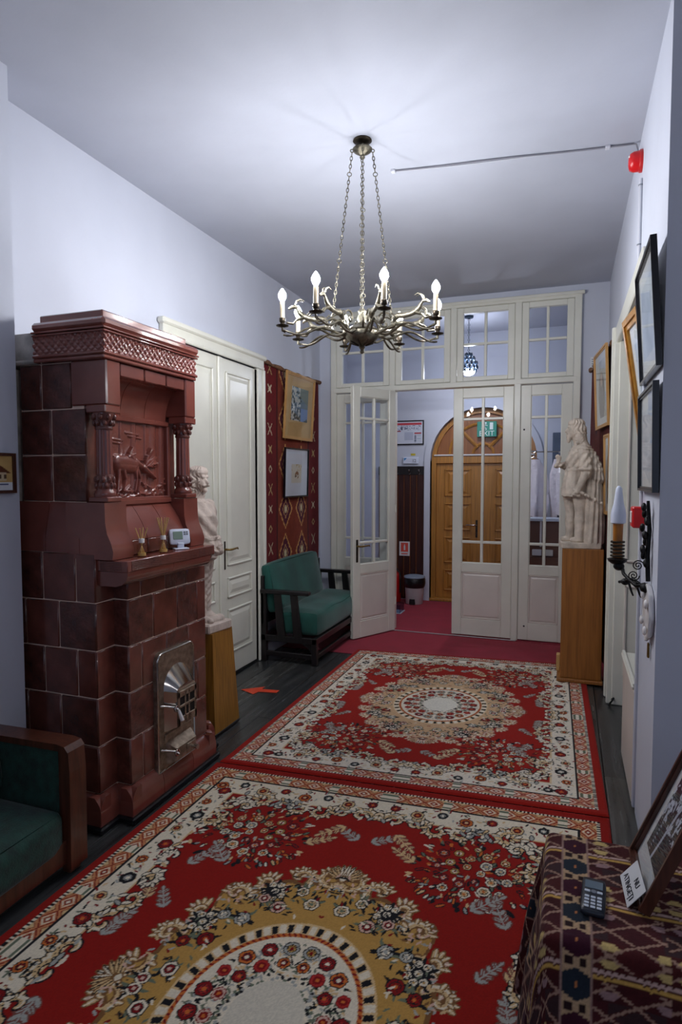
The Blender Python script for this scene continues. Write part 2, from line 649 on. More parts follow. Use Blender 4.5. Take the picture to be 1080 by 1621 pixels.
wall('wall_left', (XL - .12, XL, 2.0, 5.98, 0, ZC), (XL - .12, XLN, -3.2, 2.0, 0, ZC), label='pale blue-white wall behind the tiled stove')
wall('wall_right', (XR, XR + .34, YP, 2.99, 0, ZC), (XR, XR + .34, 2.99, 4.42, 2.37, ZC), (XR, XR + .34, 4.42, 7.5, 0, ZC),
     (XR + .34, 3.0, YP, YP + .12, 0, ZC), label='pale wall with the framed pictures and doorway')
wall('wall_back', (XLN - .3, -1.2, -3.2, -3.08, 0, ZC), (1.4, 3.1, -3.2, -3.08, 0, ZC), (-1.2, 1.4, -3.2, -3.08, 0, .8), (-1.2, 1.4, -3.2, -3.08, 2.7, ZC))
wall('wall_side', (2.98, 3.1, -3.2, YP, 0, ZC))
# a second room behind the doorway on the right: just its end wall
wall('wall_alcove', (1.35, 1.45, 2.6, 4.9, 0, ZC), (XR + .34, 1.45, 2.6, 2.7, 0, ZC), (XR + .34, 1.45, 4.8, 4.9, 0, ZC))
# end wall around the glazed partition, vestibule walls
PX = [-2.215, -1.61, -1.02, -0.44, 0.06]
wall('wall_end', (XL, PX[0], YE, YE + .1, 0, ZC), (PX[-1], XR, YE, YE + .1, 0, ZC), (PX[0], PX[-1], YE, YE + .1, 3.10, ZC),
     label='pale wall strips framing the glazed partition')
wall('wall_vestibule_left', (-2.75, -2.62, YE + .1, 7.7, 0, ZC), (-2.75, XL, YE, YE + .1, 0, ZC))
# vestibule far wall with an arched opening
AX0, AX1, AZ = -1.56, -0.33, 1.70
AC, AR = (AX0 + AX1) / 2, (AX1 - AX0) / 2
wb = MB()
wb.box(-2.75, AX0, YB, YB + .22, 0, ZC).box(AX1, XR + .1, YB, YB + .22, 0, ZC)
NA = 20
for k in range(NA):
    t0, t1 = PI - PI * k / NA, PI - PI * (k + 1) / NA
    p0 = (AC + AR * math.cos(t0), AZ + AR * math.sin(t0))
    p1 = (AC + AR * math.cos(t1), AZ + AR * math.sin(t1))
    wb.prism([p0, p1, (p1[0], ZC), (p0[0], ZC)], 1, YB, YB + .22)
o = wb.build('wall_vestibule_far', M['wall'])
tag(o, 'vestibule wall with the arched opening', kind='structure')
# plaster band around the arch
ab = MB()


def arch_pts(r, n=20):
    return [(AC - r, 0.0)] + [(AC + r * math.cos(PI - PI * k / n), AZ + r * math.sin(PI - PI * k / n)) for k in range(n + 1)] + [(AC + r, 0.0)]


pa, pb = arch_pts(AR + .07), arch_pts(AR)
for k in range(len(pa) - 1):
    ab.prism([pa[k], pa[k + 1], pb[k + 1], pb[k]], 1, YB - .025, YB + .1)
tag(ab.build('trim_1', M['wall'], smooth=30), 'raised plaster band around the arched door', kind='structure')

# ------------------------------------------------------------------ glazed partition
pt = struct('trim_2', 'white painted posts and rails of the glazed partition')
for k, x in enumerate(PX):
    w = .03
    B(x - w, x + w, YE - .05, YE + .05, 0 if k in (0, 1, 3, 4) else 2.34, 3.10, .006).build('post', M['white'], pt)
B(PX[0], PX[-1], YE - .052, YE + .052, 2.335, 2.385, .006).build('rail', M['white'], pt)
B(PX[0], PX[-1], YE - .052, YE + .052, 3.06, 3.105, .006).build('rail', M['white'], pt)
B(PX[0] - .05, PX[-1] + .05, YE - .065, YE - .03, 3.085, 3.115, .005).build('moulding', M['white'], pt)


def panel_raised(mb, x0, x1, z0, z1, y, d=.012):
    """raised field with sloping sides on the -y face"""
    e = .028
    vs = [(x0, y, z0), (x1, y, z0), (x1, y, z1), (x0, y, z1),
          (x0 + e, y - d, z0 + e), (x1 - e, y - d, z0 + e), (x1 - e, y - d, z1 - e), (x0 + e, y - d, z1 - e)]
    fs = [(0, 1, 5, 4), (1, 2, 6, 5), (2, 3, 7, 6), (3, 0, 4, 7), (4, 5, 6, 7)]
    mb.add(vs, fs)


def glazed_leaf(root, w, mtx, handle=None, h0=.012, h1=2.325):
    """a leaf in local x 0..w, y -.02..+.02, z; panes 2 x 3 over a panel"""
    st = .088
    t = .021
    m = MB(mtx)
    m.box(0, st, -t, t, h0, h1, .004).box(w - st, w, -t, t, h0, h1, .004)
    m.box(st, w - st, -t, t, h1 - .09, h1, .004)
    m.box(st, w - st, -t, t, .61, .70, .004)
    m.box(st, w - st, -t, t, h0, .17, .004)
    m.build('leaf_frame', M['white'], root)
    p = MB(mtx)
    p.box(st - .002, w - st + .002, -.006, .006, .165, .615)
    panel_raised(p, st + .004, w - st - .004, .174, .606, -.006, .01)
    for (a, b, c, d) in ((st, st + .014, .17, .61), (w - st - .014, w - st, .17, .61), (st, w - st, .17, .184), (st, w - st, .596, .61)):
        p.box(a, b, -.018, .012, c, d, .004)
    p.build('panel', M['white2'], root)
    zs = [.70, .895, 2.04, h1 - .09]
    cx = w / 2
    B(cx - .013, cx + .013, -.016, .016, .70, h1 - .09, .004, mtx).build('glazing_bar', M['white'], root)
    for z in zs[1:3]:
        B(st, w - st, -.0155, .0155, z - .012, z + .012, .004, mtx).build('glazing_bar', M['white'], root)
    for (x0, x1) in ((st, cx), (cx, w - st)):
        for z0, z1 in zip(zs[:-1], zs[1:]):
            B(x0, x1, -.002, .002, z0, z1, 0, mtx).build('pane', M['glass'], root)
            bd = MB(mtx)
            for (a, b, c, d) in ((x0, x0 + .006, z0, z1), (x1 - .006, x1, z0, z1), (x0, x1, z0, z0 + .006), (x0, x1, z1 - .006, z1)):
                bd.box(a, b, -.010, -.002, c, d)
            bd.build('glazing_bead', M['white'], root)
    if handle:
        lever_handle(root, mtx, handle[0], handle[1], handle[2])


def lever_handle(root, mtx, x, z, sgn, m='brass', y=-.021):
    h = MB(mtx)
    h.box(x - .013, x + .013, y - .006, y, z - .15, z + .06, .004)
    h.build('handle_plate', M['bronze_dk'], root)
    l = MB(mtx)
    l.tube([(x, y - .004, z), (x, y - .045, z), (x + sgn * .02, y - .052, z), (x + sgn * .11, y - .05, z + .004), (x + sgn * .12, y - .048, z - .006)], [.009, .008, .008, .007, .005], 8)
    l.build('handle', M[m], root, smooth=60)


names = [('door_1', 'narrow fixed glazed leaf of the partition beside the bench'), ('door_2', 'glazed white door leaf standing open beside the green bench'),
         ('door_3', 'closed glazed white leaf in front of the arched wooden door'), ('door_4', 'glazed white leaf half hidden by the plaster statue')]
for k in range(4):
    d = struct(names[k][0], names[k][1])
    x0, x1 = PX[k], PX[k + 1]
    a = x0 + (.032 if k != 2 else .004)
    b = x1 - (.032 if k not in (1,) else .004)
    w = b - a
    if k == 1:
        ang = math.atan2(-.50, -.27)
        ux = Vector((math.cos(ang), math.sin(ang), 0))
        # leaf runs from free edge (x=0) to the hinge (x=w)
        org = Vector((PX[1] + .03, YE - .07, 0)) + ux * w
        xa = -ux
        ya = Vector((0, 0, 1)).cross(xa)
        mt = Matrix((xa, ya, Vector((0, 0, 1)))).transposed().to_4x4()
        mt.translation = org
        glazed_leaf(d, w, mt, handle=(.045, .87, 1))
        # hinges
        for z in (.3, 1.2, 2.0):
            MB(mt).tube([(w + .004, -.022, z - .035), (w + .004, -.022, z + .035)], .007, 8).build('hinge', M['white'], d)
    else:
        mt = Matrix.Translation((a, YE - .02, 0))
        glazed_leaf(d, w, mt)
        if k == 3:
            for (bx, bz) in ((.03, 1.93), (.055, .14)):
                MB(mt).ell((bx, -.022, bz), (.008, .005, .008)).build('bolt', M['black'], d)
        if k == 2:
            for z in (.3, 1.15, 2.0):
                MB(mt).tube([(w + .012, -.026, z - .035), (w + .012, -.026, z + .035)], .007, 8).build('hinge', M['white'], d)

for k in range(4):
    wnd = struct('window_%d' % (k + 1), 'four-pane white transom window above the glazed doors')
    x0, x1 = PX[k] + .032, PX[k + 1] - .032
    z0, z1 = 2.388, 3.058
    s_ = .058
    m = MB()
    y0, y1 = YE - .045, YE + .005
    m.box(x0, x0 + s_, y0, y1, z0, z1, .004).box(x1 - s_, x1, y0, y1, z0, z1, .004)
    m.box(x0 + s_, x1 - s_, y0, y1, z0, z0 + .04, .004).box(x0 + s_, x1 - s_, y0, y1, z1 - .05, z1, .004)
    m.build('window_frame', M['white'], wnd)
    cx, cz = (x0 + x1) / 2, 2.725
    B(cx - .012, cx + .012, y0 + .006, y1 - .006, z0 + .04, z1 - .05, .004).build('glazing_bar', M['white'], wnd)
    B(x0 + s_, x1 - s_, y0 + .007, y1 - .007, cz - .011, cz + .011, .004).build('glazing_bar', M['white'], wnd)
    for (a, b) in ((x0 + s_, cx), (cx, x1 - s_)):
        for (c, d) in ((z0 + .04, cz), (cz, z1 - .05)):
            B(a, b, YE - .022, YE - .018, c, d).build('pane', M['glass'], wnd)

# ------------------------------------------------------------------ panelled double door in the left wall
DY0, DY1, DM = 3.36, 4.46, 3.91
ld = struct('door_5', 'tall white panelled double door in the left wall')
cs = MB()
for (y0, y1, z0, z1) in ((DY0 - .12, DY0, 0, 2.371), (DY1, DY1 + .12, 0, 2.371)):
    cs.box(XL, XL + .035, y0, y1, z0, z1, .006)
    cs.box(XL, XL + .05, (y0 - .002 if y0 < DM else y1 - .03), (y0 + .03 if y0 < DM else y1 + .002), z0, z1, .008)
    cs.box(XL, XL + .045, (y1 - .02 if y0 < DM else y0), (y1 if y0 < DM else y0 + .02), z0, z1 - .004, .006)
cs.build('casing', M['white'], ld)
hd = MB()
hd.box(XL, XL + .037, DY0 - .12, DY1 + .12, 2.37, 2.47, .006).box(XL, XL + .055, DY0 - .14, DY1 + .14, 2.445, 2.485, .01).box(XL, XL + .042, DY0 - .12, DY1 + .12, 2.37, 2.395, .006)
hd.build('casing_head', M['white'], ld)


def left_mtx(y_origin, x_face):
    # local x -> world +y, local -y -> world +x, local z -> z
    m = Matrix(((0, -1, 0, x_face), (1, 0, 0, y_origin), (0, 0, 1, 0), (0, 0, 0, 1)))
    return m


for (y0, y1) in ((DY0 + .004, DM - .002), (DM + .002, DY1 - .004)):
    w = y1 - y0
    mt = left_mtx(y0, XL + .012)
    lf = MB(mt).box(0, w, -.004, .03, .015, 2.365, .004).build('leaf', M['white'], ld)
    pm = MB(mt)
    st = .085
    for (a, b) in ((.84, 2.275), (.60, .755), (.18, .515)):
        # sunk moulded frame with raised field
        for (q0, q1, r0, r1) in ((st, st + .016, a, b), (w - st - .016, w - st, a, b), (st, w - st, a, a + .016), (st, w - st, b - .016, b)):
            pm.box(q0, q1, -.016, -.003, r0, r1, .005)
        panel_raised(pm, st + .03, w - st - .03, a + .03, b - .03, -.004, .008)
    pm.build('panel', M['white'], lf)
B(XL + .012, XL + .032, DM - .028, DM + .028, .015, 2.365, .008).build('meeting_strip', M['white'], ld)
lever_handle(ld, left_mtx(DM + .05, XL + .012), .0, .97, 1, y=-.004)
B(XL - .01, XL + .03, DY0, DY1, 0, .012, .003).build('threshold', M['blackbase'], ld)

# skirting on the left wall
bl = MB().box(XL, XL + .02, 2.95, DY0 - .12, 0, .1, .006).box(XL, XL + .02, DY1 + .12, YE, 0, .1, .006)
tag(bl.build('baseboard_left', M['wall']), 'pale skirting along the left wall', kind='structure')

# ------------------------------------------------------------------ doorway in the right wall
dr = struct('door_6', 'white cased doorway in the right wall')
c6 = MB()
for (y0, y1) in ((4.40, 4.56),):
    c6.box(XR - .035, XR + .005, y0, y1, 0, 2.371, .006).box(XR - .052, XR + .003, y1 - .035, y1 + .002, 0, 2.493, .008).box(XR - .045, XR + .003, y0 - .004, y0 + .03, 0, 2.365, .006)
c6.box(XR - .012, XR + .34, 4.385, 4.421, 0, 2.37, .004)
c6.build('casing', M['white'], dr)
B(XR - .03, XR + .003, 2.99, 4.56, 2.37, 2.49, .006).build('casing_head', M['white'], dr)
B(XR - .012, XR + .34, 2.985, 3.02, .02, 2.37, .004).build('jamb', M['wall'], dr)
j6 = MB()
for (a, b) in ((.95, 2.2), (.2, .8)):
    for (q0, q1, r0, r1) in ((.36, .375, a, b), (.585, .60, a, b), (.36, .60, a, a + .015), (.36, .60, b - .015, b)):
        j6.box(q0, q1, 4.372, 4.387, r0, r1, .004)
j6.build('jamb_moulding', M['white2'], dr)

# red carpets
tag(B(XL + .02, XR - .01, 4.91, YE - .085, 0, .003, .001).build('carpet_strip', M['carpet']), 'plain crimson carpet strip lying before the glazed doors', 'carpet')
tag(B(-2.60, XR - .01, YE - .07, YB - .03, 0, .003, .001).build('vestibule_carpet', M['carpet']), 'plain crimson carpet covering the vestibule floor', 'carpet')
tag(B(PX[1], PX[2] + .6, YE - .087, YE - .068, .004, .011, .003).build('threshold_strip', M['strip']), 'thin pale metal strip joining the two crimson carpets', 'trim')

# ------------------------------------------------------------------ arched wooden door in the vestibule
wd = thing('arched_door', 'honey-coloured wooden double door with an arched panelled lunette', 'door', (AC, YB + .12, 0))
YD = YB + .10
fr = MB()
pa, pb = arch_pts(AR - .002), arch_pts(AR - .055)
for k in range(len(pa) - 1):
    fr.prism([pa[k], pa[k + 1], pb[k + 1], pb[k]], 1, YD - .03, YD + .08)
fr.build('frame', M['doorwood'], wd, smooth=30)
B(AX0 + .05, AX1 - .05, YD - .035, YD + .05, 1.665, 1.76, .008).build('transom_rail', M['doorwood'], wd)
B(AX0 + .03, AX1 - .03, YD - .05, YD - .02, 1.755, 1.775, .006).build('transom_moulding', M['porcelain'], wd)
for (x0, x1, hs) in ((AX0 + .056, AC - .002, 1), (AC + .002, AX1 - .056, -1)):
    lf = B(x0, x1, YD, YD + .04, .03, 1.665, .004).build('leaf', M['doorwood'], wd)
    pm = MB()
    cx = (x0 + x1) / 2 + hs * -.02
    for (a, b) in ((1.27, 1.60), (.86, 1.19), (.46, .78), (.12, .38)):
        for (q0, q1, r0, r1) in ((cx - .16, cx - .14, a, b), (cx + .14, cx + .16, a, b), (cx - .16, cx + .16, a, a + .02), (cx - .16, cx + .16, b - .02, b)):
            pm.box(q0, q1, YD - .014, YD + .002, r0, r1, .006)
        panel_raised(pm, cx - .12, cx + .12, a + .035, b - .035, YD, .012)
    pm.build('panel', M['doorwood'], lf)
lever_handle(wd, Matrix.Translation((AC - .07, YD + .018, 0)), 0, .93, -1, m='metal_s')
# lunette
lu = MB()
lp = [(AC + (AR - .05) * math.cos(PI * k / 24), AZ + .06 + (AR - .11) * math.sin(PI * k / 24)) for k in range(25)]
lu.prism(lp, 1, YD + .01, YD + .03)
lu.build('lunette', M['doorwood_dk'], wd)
lr = MB()
for ang in (50, 90, 130):
    t = math.radians(ang)
    lr.tube([(AC + .1 * math.cos(t), YD, AZ + .08 + .1 * math.sin(t)), (AC + .5 * math.cos(t), YD, AZ + .06 + .47 * math.sin(t))], .022, 6)
lr.tube([(AC + .40 * math.cos(PI * k / 20), YD, AZ + .08 + .36 * math.sin(PI * k / 20)) for k in range(21)], .018, 6)
lr.tube([(AC + .12 * math.cos(PI * k / 12), YD, AZ + .08 + .12 * math.sin(PI * k / 12)) for k in range(13)], .018, 6)
lr.build('lunette_rib', M['doorwood'], wd, smooth=50)
B(AX0 - .02, AX1 + .02, YB - .01, YB + .2, 0, .03, .004).build('sill', M['doorwood'], wd)


# ================================================================== TILED STOVE
SB_X0, SB_X1 = -2.30, -1.85         # back block
SF_X1 = -1.775                      # front block face
SY0, SY1 = 2.06, 2.89               # back block
FY0, FY1 = 2.17, 2.78               # front block
stove = thing('tiled_stove', 'tall brown-red glazed tile stove with columns, deer relief and metal fire door', 'stove', (-2.05, 2.45, 0))
core = MB()
G = .006
core.box(SB_X0, SB_X1 - G, SY0 + G, SY1 - G, .03, 1.19).box(SB_X1 - .1, SF_X1 - G, FY0 + G, FY1 - G, .03, 1.08)
core.box(SB_X0 + .04, -1.915, 2.085 + G, 2.72 - G, 1.18, 2.0)
core.build('core', M['grout'], stove)
for (a, b) in ((2.0925, 2.20), (2.61, 2.7125)):
    B(-1.925, -1.908, a, b, 1.395, 1.80, .002).build('recess_panel', M['tile'], stove)

tile_cache = {}


def tile(o, u, v, w, h, m, d=.016, name='tile', gap=.0022, c=.0045):
    """tile with outer face in the plane through o spanned by u, v (unit); outward normal = u x v"""
    key = (round(w, 4), round(h, 4), m, d)
    if key not in tile_cache:
        mb = MB()
        mb.box(gap, w - gap, gap, h - gap, -d, 0, c)
        me = mb.mesh('tile', 40)
        me.materials.append(M[m])
        tile_cache[key] = me
    ob = link(name, tile_cache[key], None, stove)
    ob.matrix_basis = basis(o, u, v)
    return ob


EX, EY, EZ = Vector((1, 0, 0)), Vector((0, 1, 0)), Vector((0, 0, 1))


def row_side(y, xs, z0, z1, mats):
    for k in range(len(xs) - 1):
        tile((xs[k], y, z0), EX, EZ, xs[k + 1] - xs[k], z1 - z0, mats[k % len(mats)])


def row_front(x, ys, z0, z1, mats):
    for k in range(len(ys) - 1):
        tile((x, ys[k], z0), EY, EZ, ys[k + 1] - ys[k], z1 - z0, mats[k % len(mats)])


def row_far(y, xs, z0, z1):
    for k in range(len(xs) - 1):
        tile((xs[k + 1], y, z0), -EX, EZ, xs[k + 1] - xs[k], z1 - z0, 'tile')


ZR = [.147, .352, .56, .765, .97, 1.18]
for r in range(5):
    z0, z1 = ZR[r], ZR[r + 1]
    A = r % 2 == 1
    xs = [SB_X0, -2.235, -2.05, SB_X1] if A else [SB_X0, -2.135, -1.955, SB_X1]
    row_side(SY0, xs, z0, z1, ['tile_dk', 'tile', 'tile_dk'] if A else ['tile_dk', 'tile', 'tile'])
    row_far(SY1, [SB_X0, -2.1, SB_X1], z0, z1)
    row_front(SB_X1, [SY0, FY0 + .01], z0, z1, ['tile'])
    row_front(SB_X1, [FY1 - .01, SY1], z0, z1, ['tile'])
    if r == 4:
        z1 = 1.075
    row_side(FY0, [SB_X1 - .01, SF_X1], z0, z1, ['tile_dk'])
    row_far(FY1, [SB_X1 - .01, SF_X1], z0, z1)
    ys = [FY0, 2.345, 2.53, 2.70, FY1] if A else [FY0, 2.26, 2.44, 2.62, FY1]
    row_front(SF_X1, ys, z0, z1, ['tile_dk', 'tile', 'tile_dk', 'tile'] if A else ['tile', 'tile', 'tile_dk', 'tile'])

# plinth tiles with a rounded shoulder, black base
def plinth(poly_fn, a, b, axis):
    pm = MB()
    pm.prism(poly_fn, axis, a + .0015, b - .0015)
    pm.build('plinth_tile', M['tile_s'], stove, smooth=50)


def prof(face, sgn):
    # (offset from body face, z) as absolute coordinate on the other axis
    pts = [(-.03, .02), (.034, .02), (.034, .085), (.028, .112), (.016, .130), (.0, .147), (-.03, .147)]
    return [(face + sgn * p, z) for p, z in pts]


for (a, b) in ((SB_X0, -2.08), (-2.08, SB_X1 + .034)):
    plinth(prof(SY0, -1), a, b, 0)
    plinth(prof(SY1, 1), a, b, 0)
for (a, b) in ((FY0 - .034, 2.36), (2.36, 2.60), (2.60, FY1 + .034)):
    plinth(prof(SF_X1, 1), a, b, 1)
plinth(prof(FY0, -1), SB_X1, SF_X1 + .034, 0)
plinth(prof(FY1, 1), SB_X1, SF_X1 + .034, 0)
plinth(prof(SB_X1, 1), SY0 - .034, FY0, 1)
plinth(prof(SB_X1, 1), FY1, SY1 + .034, 1)
bb = MB()
bb.box(SB_X0 - .02, SB_X1 + .05, SY0 - .05, SY1 + .05, 0, .028, .006).box(SB_X1 - .05, SF_X1 + .05, FY0 - .05, FY1 + .05, 0, .029, .006)
bb.build('base', M['blackbase'], stove)

# mantel shelf
MY0, MY1, MX1 = 2.075, 2.745, -1.695
mt_ = MB()
mt_.box(-1.86, MX1, MY0, MY1, 1.105, 1.155, .004)
mt_.build('mantel', M['tile_s'], stove, smooth=40)
rd = MB()
for k in range(6):
    z = 1.1125 + k * .007
    rd.box(MX1 - .002, MX1 + .003, MY0 + .025, MY1 - .015, z, z + .004, .001)
    rd.box(-1.835, MX1 - .03, MY0 - .003, MY0 + .002, z, z + .004, .001)
rd.build('mantel_reeding', M['tile'], stove)
ov = MB()
prf = [(-1.86, 1.105), (MX1 - .004, 1.105), (MX1 - .004, 1.092), (MX1 - .012, 1.070), (MX1 - .035, 1.052), (MX1 - .065, 1.044), (-1.86, 1.044)]
for (a, b) in ((MY0 + .004, 2.40), (2.402, MY1 - .03)):
    ov.prism(prf, 1, a, b)
# rounded far end
ov.prism([(-1.86, 1.105), (MX1 - .008, 1.105), (MX1 - .03, 1.07), (MX1 - .07, 1.05), (-1.86, 1.05)], 1, MY1 - .03, MY1 - .004)
ov.build('mantel_moulding', M['tile_s'], stove, smooth=40)

# curved tier above the mantel: side pieces
def side_prof(sgn, y0, y1):
    pts = [(y0, 1.18), (y0, 1.235), (y0 + sgn * .004, 1.262), (y0 + sgn * .012, 1.30), (y0 + sgn * .021, 1.35), (y1, 1.395), (y1 + sgn * .05, 1.395), (y1 + sgn * .05, 1.18)]
    return pts


for (a, b) in ((SB_X0, -2.115), (-2.112, -1.93)):
    mb = MB().prism(side_prof(1, SY0, 2.09), 0, a, b)
    mb.build('cove_tile', M['tile_s'], stove, smooth=50)
    mb = MB().prism(side_prof(-1, SY1 - .05, 2.715), 0, a, b)
    mb.build('cove_tile', M['tile_s'], stove, smooth=50)
# corner consoles
for (y0, y1) in ((2.062, 2.195), (2.625, 2.745)):
    pr_ = [(-2.0, 1.157), (-1.76, 1.157), (-1.755, 1.19), (-1.765, 1.225), (-1.785, 1.265), (-1.793, 1.31), (-1.795, 1.395), (-2.0, 1.395)]
    MB().prism(pr_, 1, y0, y1).build('console', M['tile_s'], stove, smooth=50)
# sloping apron between the consoles, and the small tiles under it
ap = [2.195, 2.335, 2.48, 2.625]
for a, b in zip(ap[:-1], ap[1:]):
    pr_ = [(-1.95, 1.225), (-1.792, 1.225), (-1.80, 1.25), (-1.825, 1.30), (-1.855, 1.345), (-1.88, 1.375), (-1.95, 1.375)]
    MB().prism(pr_, 1, a + .0015, b - .0015).build('apron_tile', M['tile_s'], stove, smooth=50)
    tile((-1.79, a, 1.156), EY, EZ, b - a, .07, 'tile', d=.03)
B(-1.96, -1.868, 2.19, 2.63, 1.375, 1.40, .004).build('apron_sill', M['tile_s'], stove)

# upper body, side rows
row_side(2.085, [-2.26, -2.09, -1.905], 1.395, 1.595, ['tile', 'tile_dk'])
row_side(2.085, [-2.26, -2.09, -1.905], 1.595, 1.79, ['tile_dk', 'tile_dk'])
row_side(2.085, [-2.26, -2.14, -1.975], 1.79, 1.985, ['tile_dk', 'tile_dk'])
for z0, z1 in ((1.395, 1.595), (1.595, 1.79), (1.79, 1.985)):
    row_far(2.72, [-2.26, -2.09, -1.915], z0, z1)
# corner blocks above the columns and lintel
for (y0, y1) in ((2.078, 2.165), (2.640, 2.725)):
    B(-1.973, -1.785, y0, y1, 1.80, 1.988, .006).build('corner_block', M['tile_s'], stove)
for a, b in ((2.166, 2.33), (2.33, 2.49), (2.49, 2.639)):
    tile((-1.79, a, 1.925), EY, EZ, b - a, .062, 'tile_s', d=.04)
# concave hood: curves forward from the relief up to the lintel
for a, b in ((2.166, 2.30), (2.30, 2.47), (2.47, 2.639)):
    pts = []
    for k in range(9):
        t = k / 8 * PI / 2
        pts.append((-1.905 + .085 * (1 - math.cos(t)), 1.775 + .155 * math.sin(t)))
    pr_ = pts + [(-1.80, 1.93), (-1.80, 1.985), (-1.96, 1.985), (-1.96, 1.775)]
    MB().prism(pr_, 1, a + .0015, b - .0015).build('hood_tile', M['tile_s'], stove, smooth=50)
B(-1.95, -1.888, 2.166, 2.64, 1.752, 1.776, .004).build('hood_moulding', M['tile_s'], stove)

# columns
for yc in (2.118, 2.685):
    colm = MB()
    cx = -1.838
    colm.box(cx - .05, cx + .05, yc - .045, yc + .045, 1.396, 1.418, .004)
    cb = colm.build('column', M['tile_s'], stove)
    MB().lathe([(.044, 1.418), (.046, 1.428), (.044, 1.440), (.037, 1.446), (.036, 1.452)], (cx, yc, 0), 20).build('column_base', M['tile_s'], cb, smooth=50)
    fo = MB()
    fo.lathe([(.0355, 1.45), (.037, 1.455), (.036, 1.505), (.034, 1.512)], (cx, yc, 0), 20)
    for q in range(2):
        for j in range(9):
            t = 2 * PI * (j + .5 * q) / 9
            fo.ell((cx + .036 * math.cos(t), yc + .036 * math.sin(t), 1.466 + .025 * q), (.009, .009, .015), n=8, m=6)
    fo.build('column_foliage', M['tile'], cb, smooth=50)
    MB().lathe([(.034, 1.51), (.034, 1.52), (.0335, 1.56), (.033, 1.62), (.032, 1.68), (.0325, 1.70)], (cx, yc, 0), 72, flute=(12, 1.5, 1.71, .13)).build('column_shaft', M['tile_s'], cb, smooth=60)
    ca = MB()
    ca.lathe([(.034, 1.698), (.037, 1.704), (.035, 1.71), (.034, 1.716), (.039, 1.74), (.046, 1.762), (.046, 1.768)], (cx, yc, 0), 20)
    for q in range(2):
        for j in range(8):
            t = 2 * PI * (j + .5 * q) / 8
            ca.ell((cx + (.037 + .006 * q) * math.cos(t), yc + (.037 + .006 * q) * math.sin(t), 1.727 + .025 * q), (.010, .010, .014), n=8, m=6)
    ca.build('capital', M['tile'], cb, smooth=50)
    B(cx - .052, cx + .05, yc - .047, yc + .047, 1.768, 1.80, .004).build('abacus', M['tile_s'], cb)

# relief panel with a deer among trees
RY0, RY1, RZ0, RZ1 = 2.185, 2.625, 1.405, 1.752
nu, nv = 170, 134
uu, vv = np.meshgrid(np.linspace(0, 1, nu), np.linspace(0, 1, nv))
PXm, PZm = uu * .44, vv * .347
H = np.zeros_like(uu)


def hcap(p0, r0, p1, r1, hgt):
    global H
    p0, p1 = np.array(p0, float), np.array(p1, float)
    d = p1 - p0
    t = np.clip(((PXm - p0[0]) * d[0] + (PZm - p0[1]) * d[1]) / (d @ d + 1e-12), 0, 1)
    r = r0 + (r1 - r0) * t
    q = np.hypot(PXm - p0[0] - t * d[0], PZm - p0[1] - t * d[1]) / r
    H = np.maximum(H, np.where(q < 1, hgt * np.sqrt(np.clip(1 - q * q, 0, 1)), 0))


for (tx, tw) in ((.03, .02), (.11, .012), (.20, .022), (.285, .012), (.345, .03), (.41, .016)):
    hcap((tx, .05), tw, (tx + .006, .36), tw * .8, .006)
for (zz, l0, l1) in ((.27, 0, .13), (.255, .02, .12), (.30, .15, .24), (.285, .17, .26)):
    hcap((l0, zz), .006, (l1, zz - .008), .004, .007)
for k in range(60):
    x, z = RNG.uniform(.0, .44), abs(RNG.normal(.0, .022))
    hcap((x, z), .008, (x + RNG.uniform(-.05, .05), z + RNG.uniform(.0, .02)), .003, RNG.uniform(.005, .012))
# hind deer: antlers and head peeping over the back
hcap((.02, .20), .006, (.08, .185), .006, .012)
hcap((.08, .185), .007, (.12, .20), .006, .012)
# body
hcap((.085, .165), .036, (.20, .16), .032, .024)
hcap((.09, .15), .03, (.19, .142), .03, .024)
hcap((.20, .165), .026, (.165, .20), .013, .022)
hcap((.205, .168), .022, (.262, .142), .015, .024)
hcap((.262, .142), .017, (.315, .108), .012, .028)
hcap((.315, .108), .011, (.345, .092), .007, .026)
hcap((.262, .155), .006, (.247, .175), .003, .022)
hcap((.165, .205), .012, (.185, .235), .005, .02)
hcap((.155, .19), .013, (.20, .205), .009, .022)
for (a, b, c, d, r0, r1) in ((.09, .145, .085, .09, .018, .009), (.085, .09, .075, .03, .008, .006), (.12, .14, .135, .085, .018, .008), (.135, .085, .115, .035, .008, .006),
                             (.115, .035, .155, .03, .006, .005), (.205, .14, .21, .085, .016, .008), (.21, .085, .195, .03, .008, .006), (.215, .14, .235, .09, .014, .008), (.235, .09, .215, .03, .007, .005)):
    hcap((a, b), r0, (c, d), r1, .02)
for base, tips in (((.275, .155), ((.285, .20), (.315, .235), (.345, .225), (.30, .225))), ((.285, .148), ((.325, .175), (.365, .195), (.385, .165), (.36, .145)))):
    for tip in tips:     # antlers
        hcap(base, .0055, tip, .0028, .02)
H += .0022 * vnoise(uu, vv, 26, 3, 3)
rel = np.stack([np.full_like(uu, -1.908) + H, RY0 + uu * (RY1 - RY0), RZ0 + vv * (RZ1 - RZ0)], -1)
mb = MB()
mb.grid(rel.reshape(-1, 3).tolist(), nu, nv)
mb.build('relief_panel', M['tile_s'], stove, smooth=70)
rf = MB()
for (a, b, c, d) in ((RY0 - .02, RY0 + .004, RZ0 - .01, RZ1), (RY1 - .004, RY1 + .018, RZ0 - .01, RZ1), (RY0, RY1, RZ0 - .012, RZ0 + .004)):
    rf.box(-1.92, -1.882, a, b, c, d, .004)
rf.build('relief_frame', M['tile_s'], stove)

# cornice
CX1, CY0, CY1 = -1.772, 2.05, 2.715
co = MB()


def cor(z0, z1, o, c=.004):
    co.box(-2.145, CX1 + o, CY0 - o, CY1 + o, z0, z1, c)


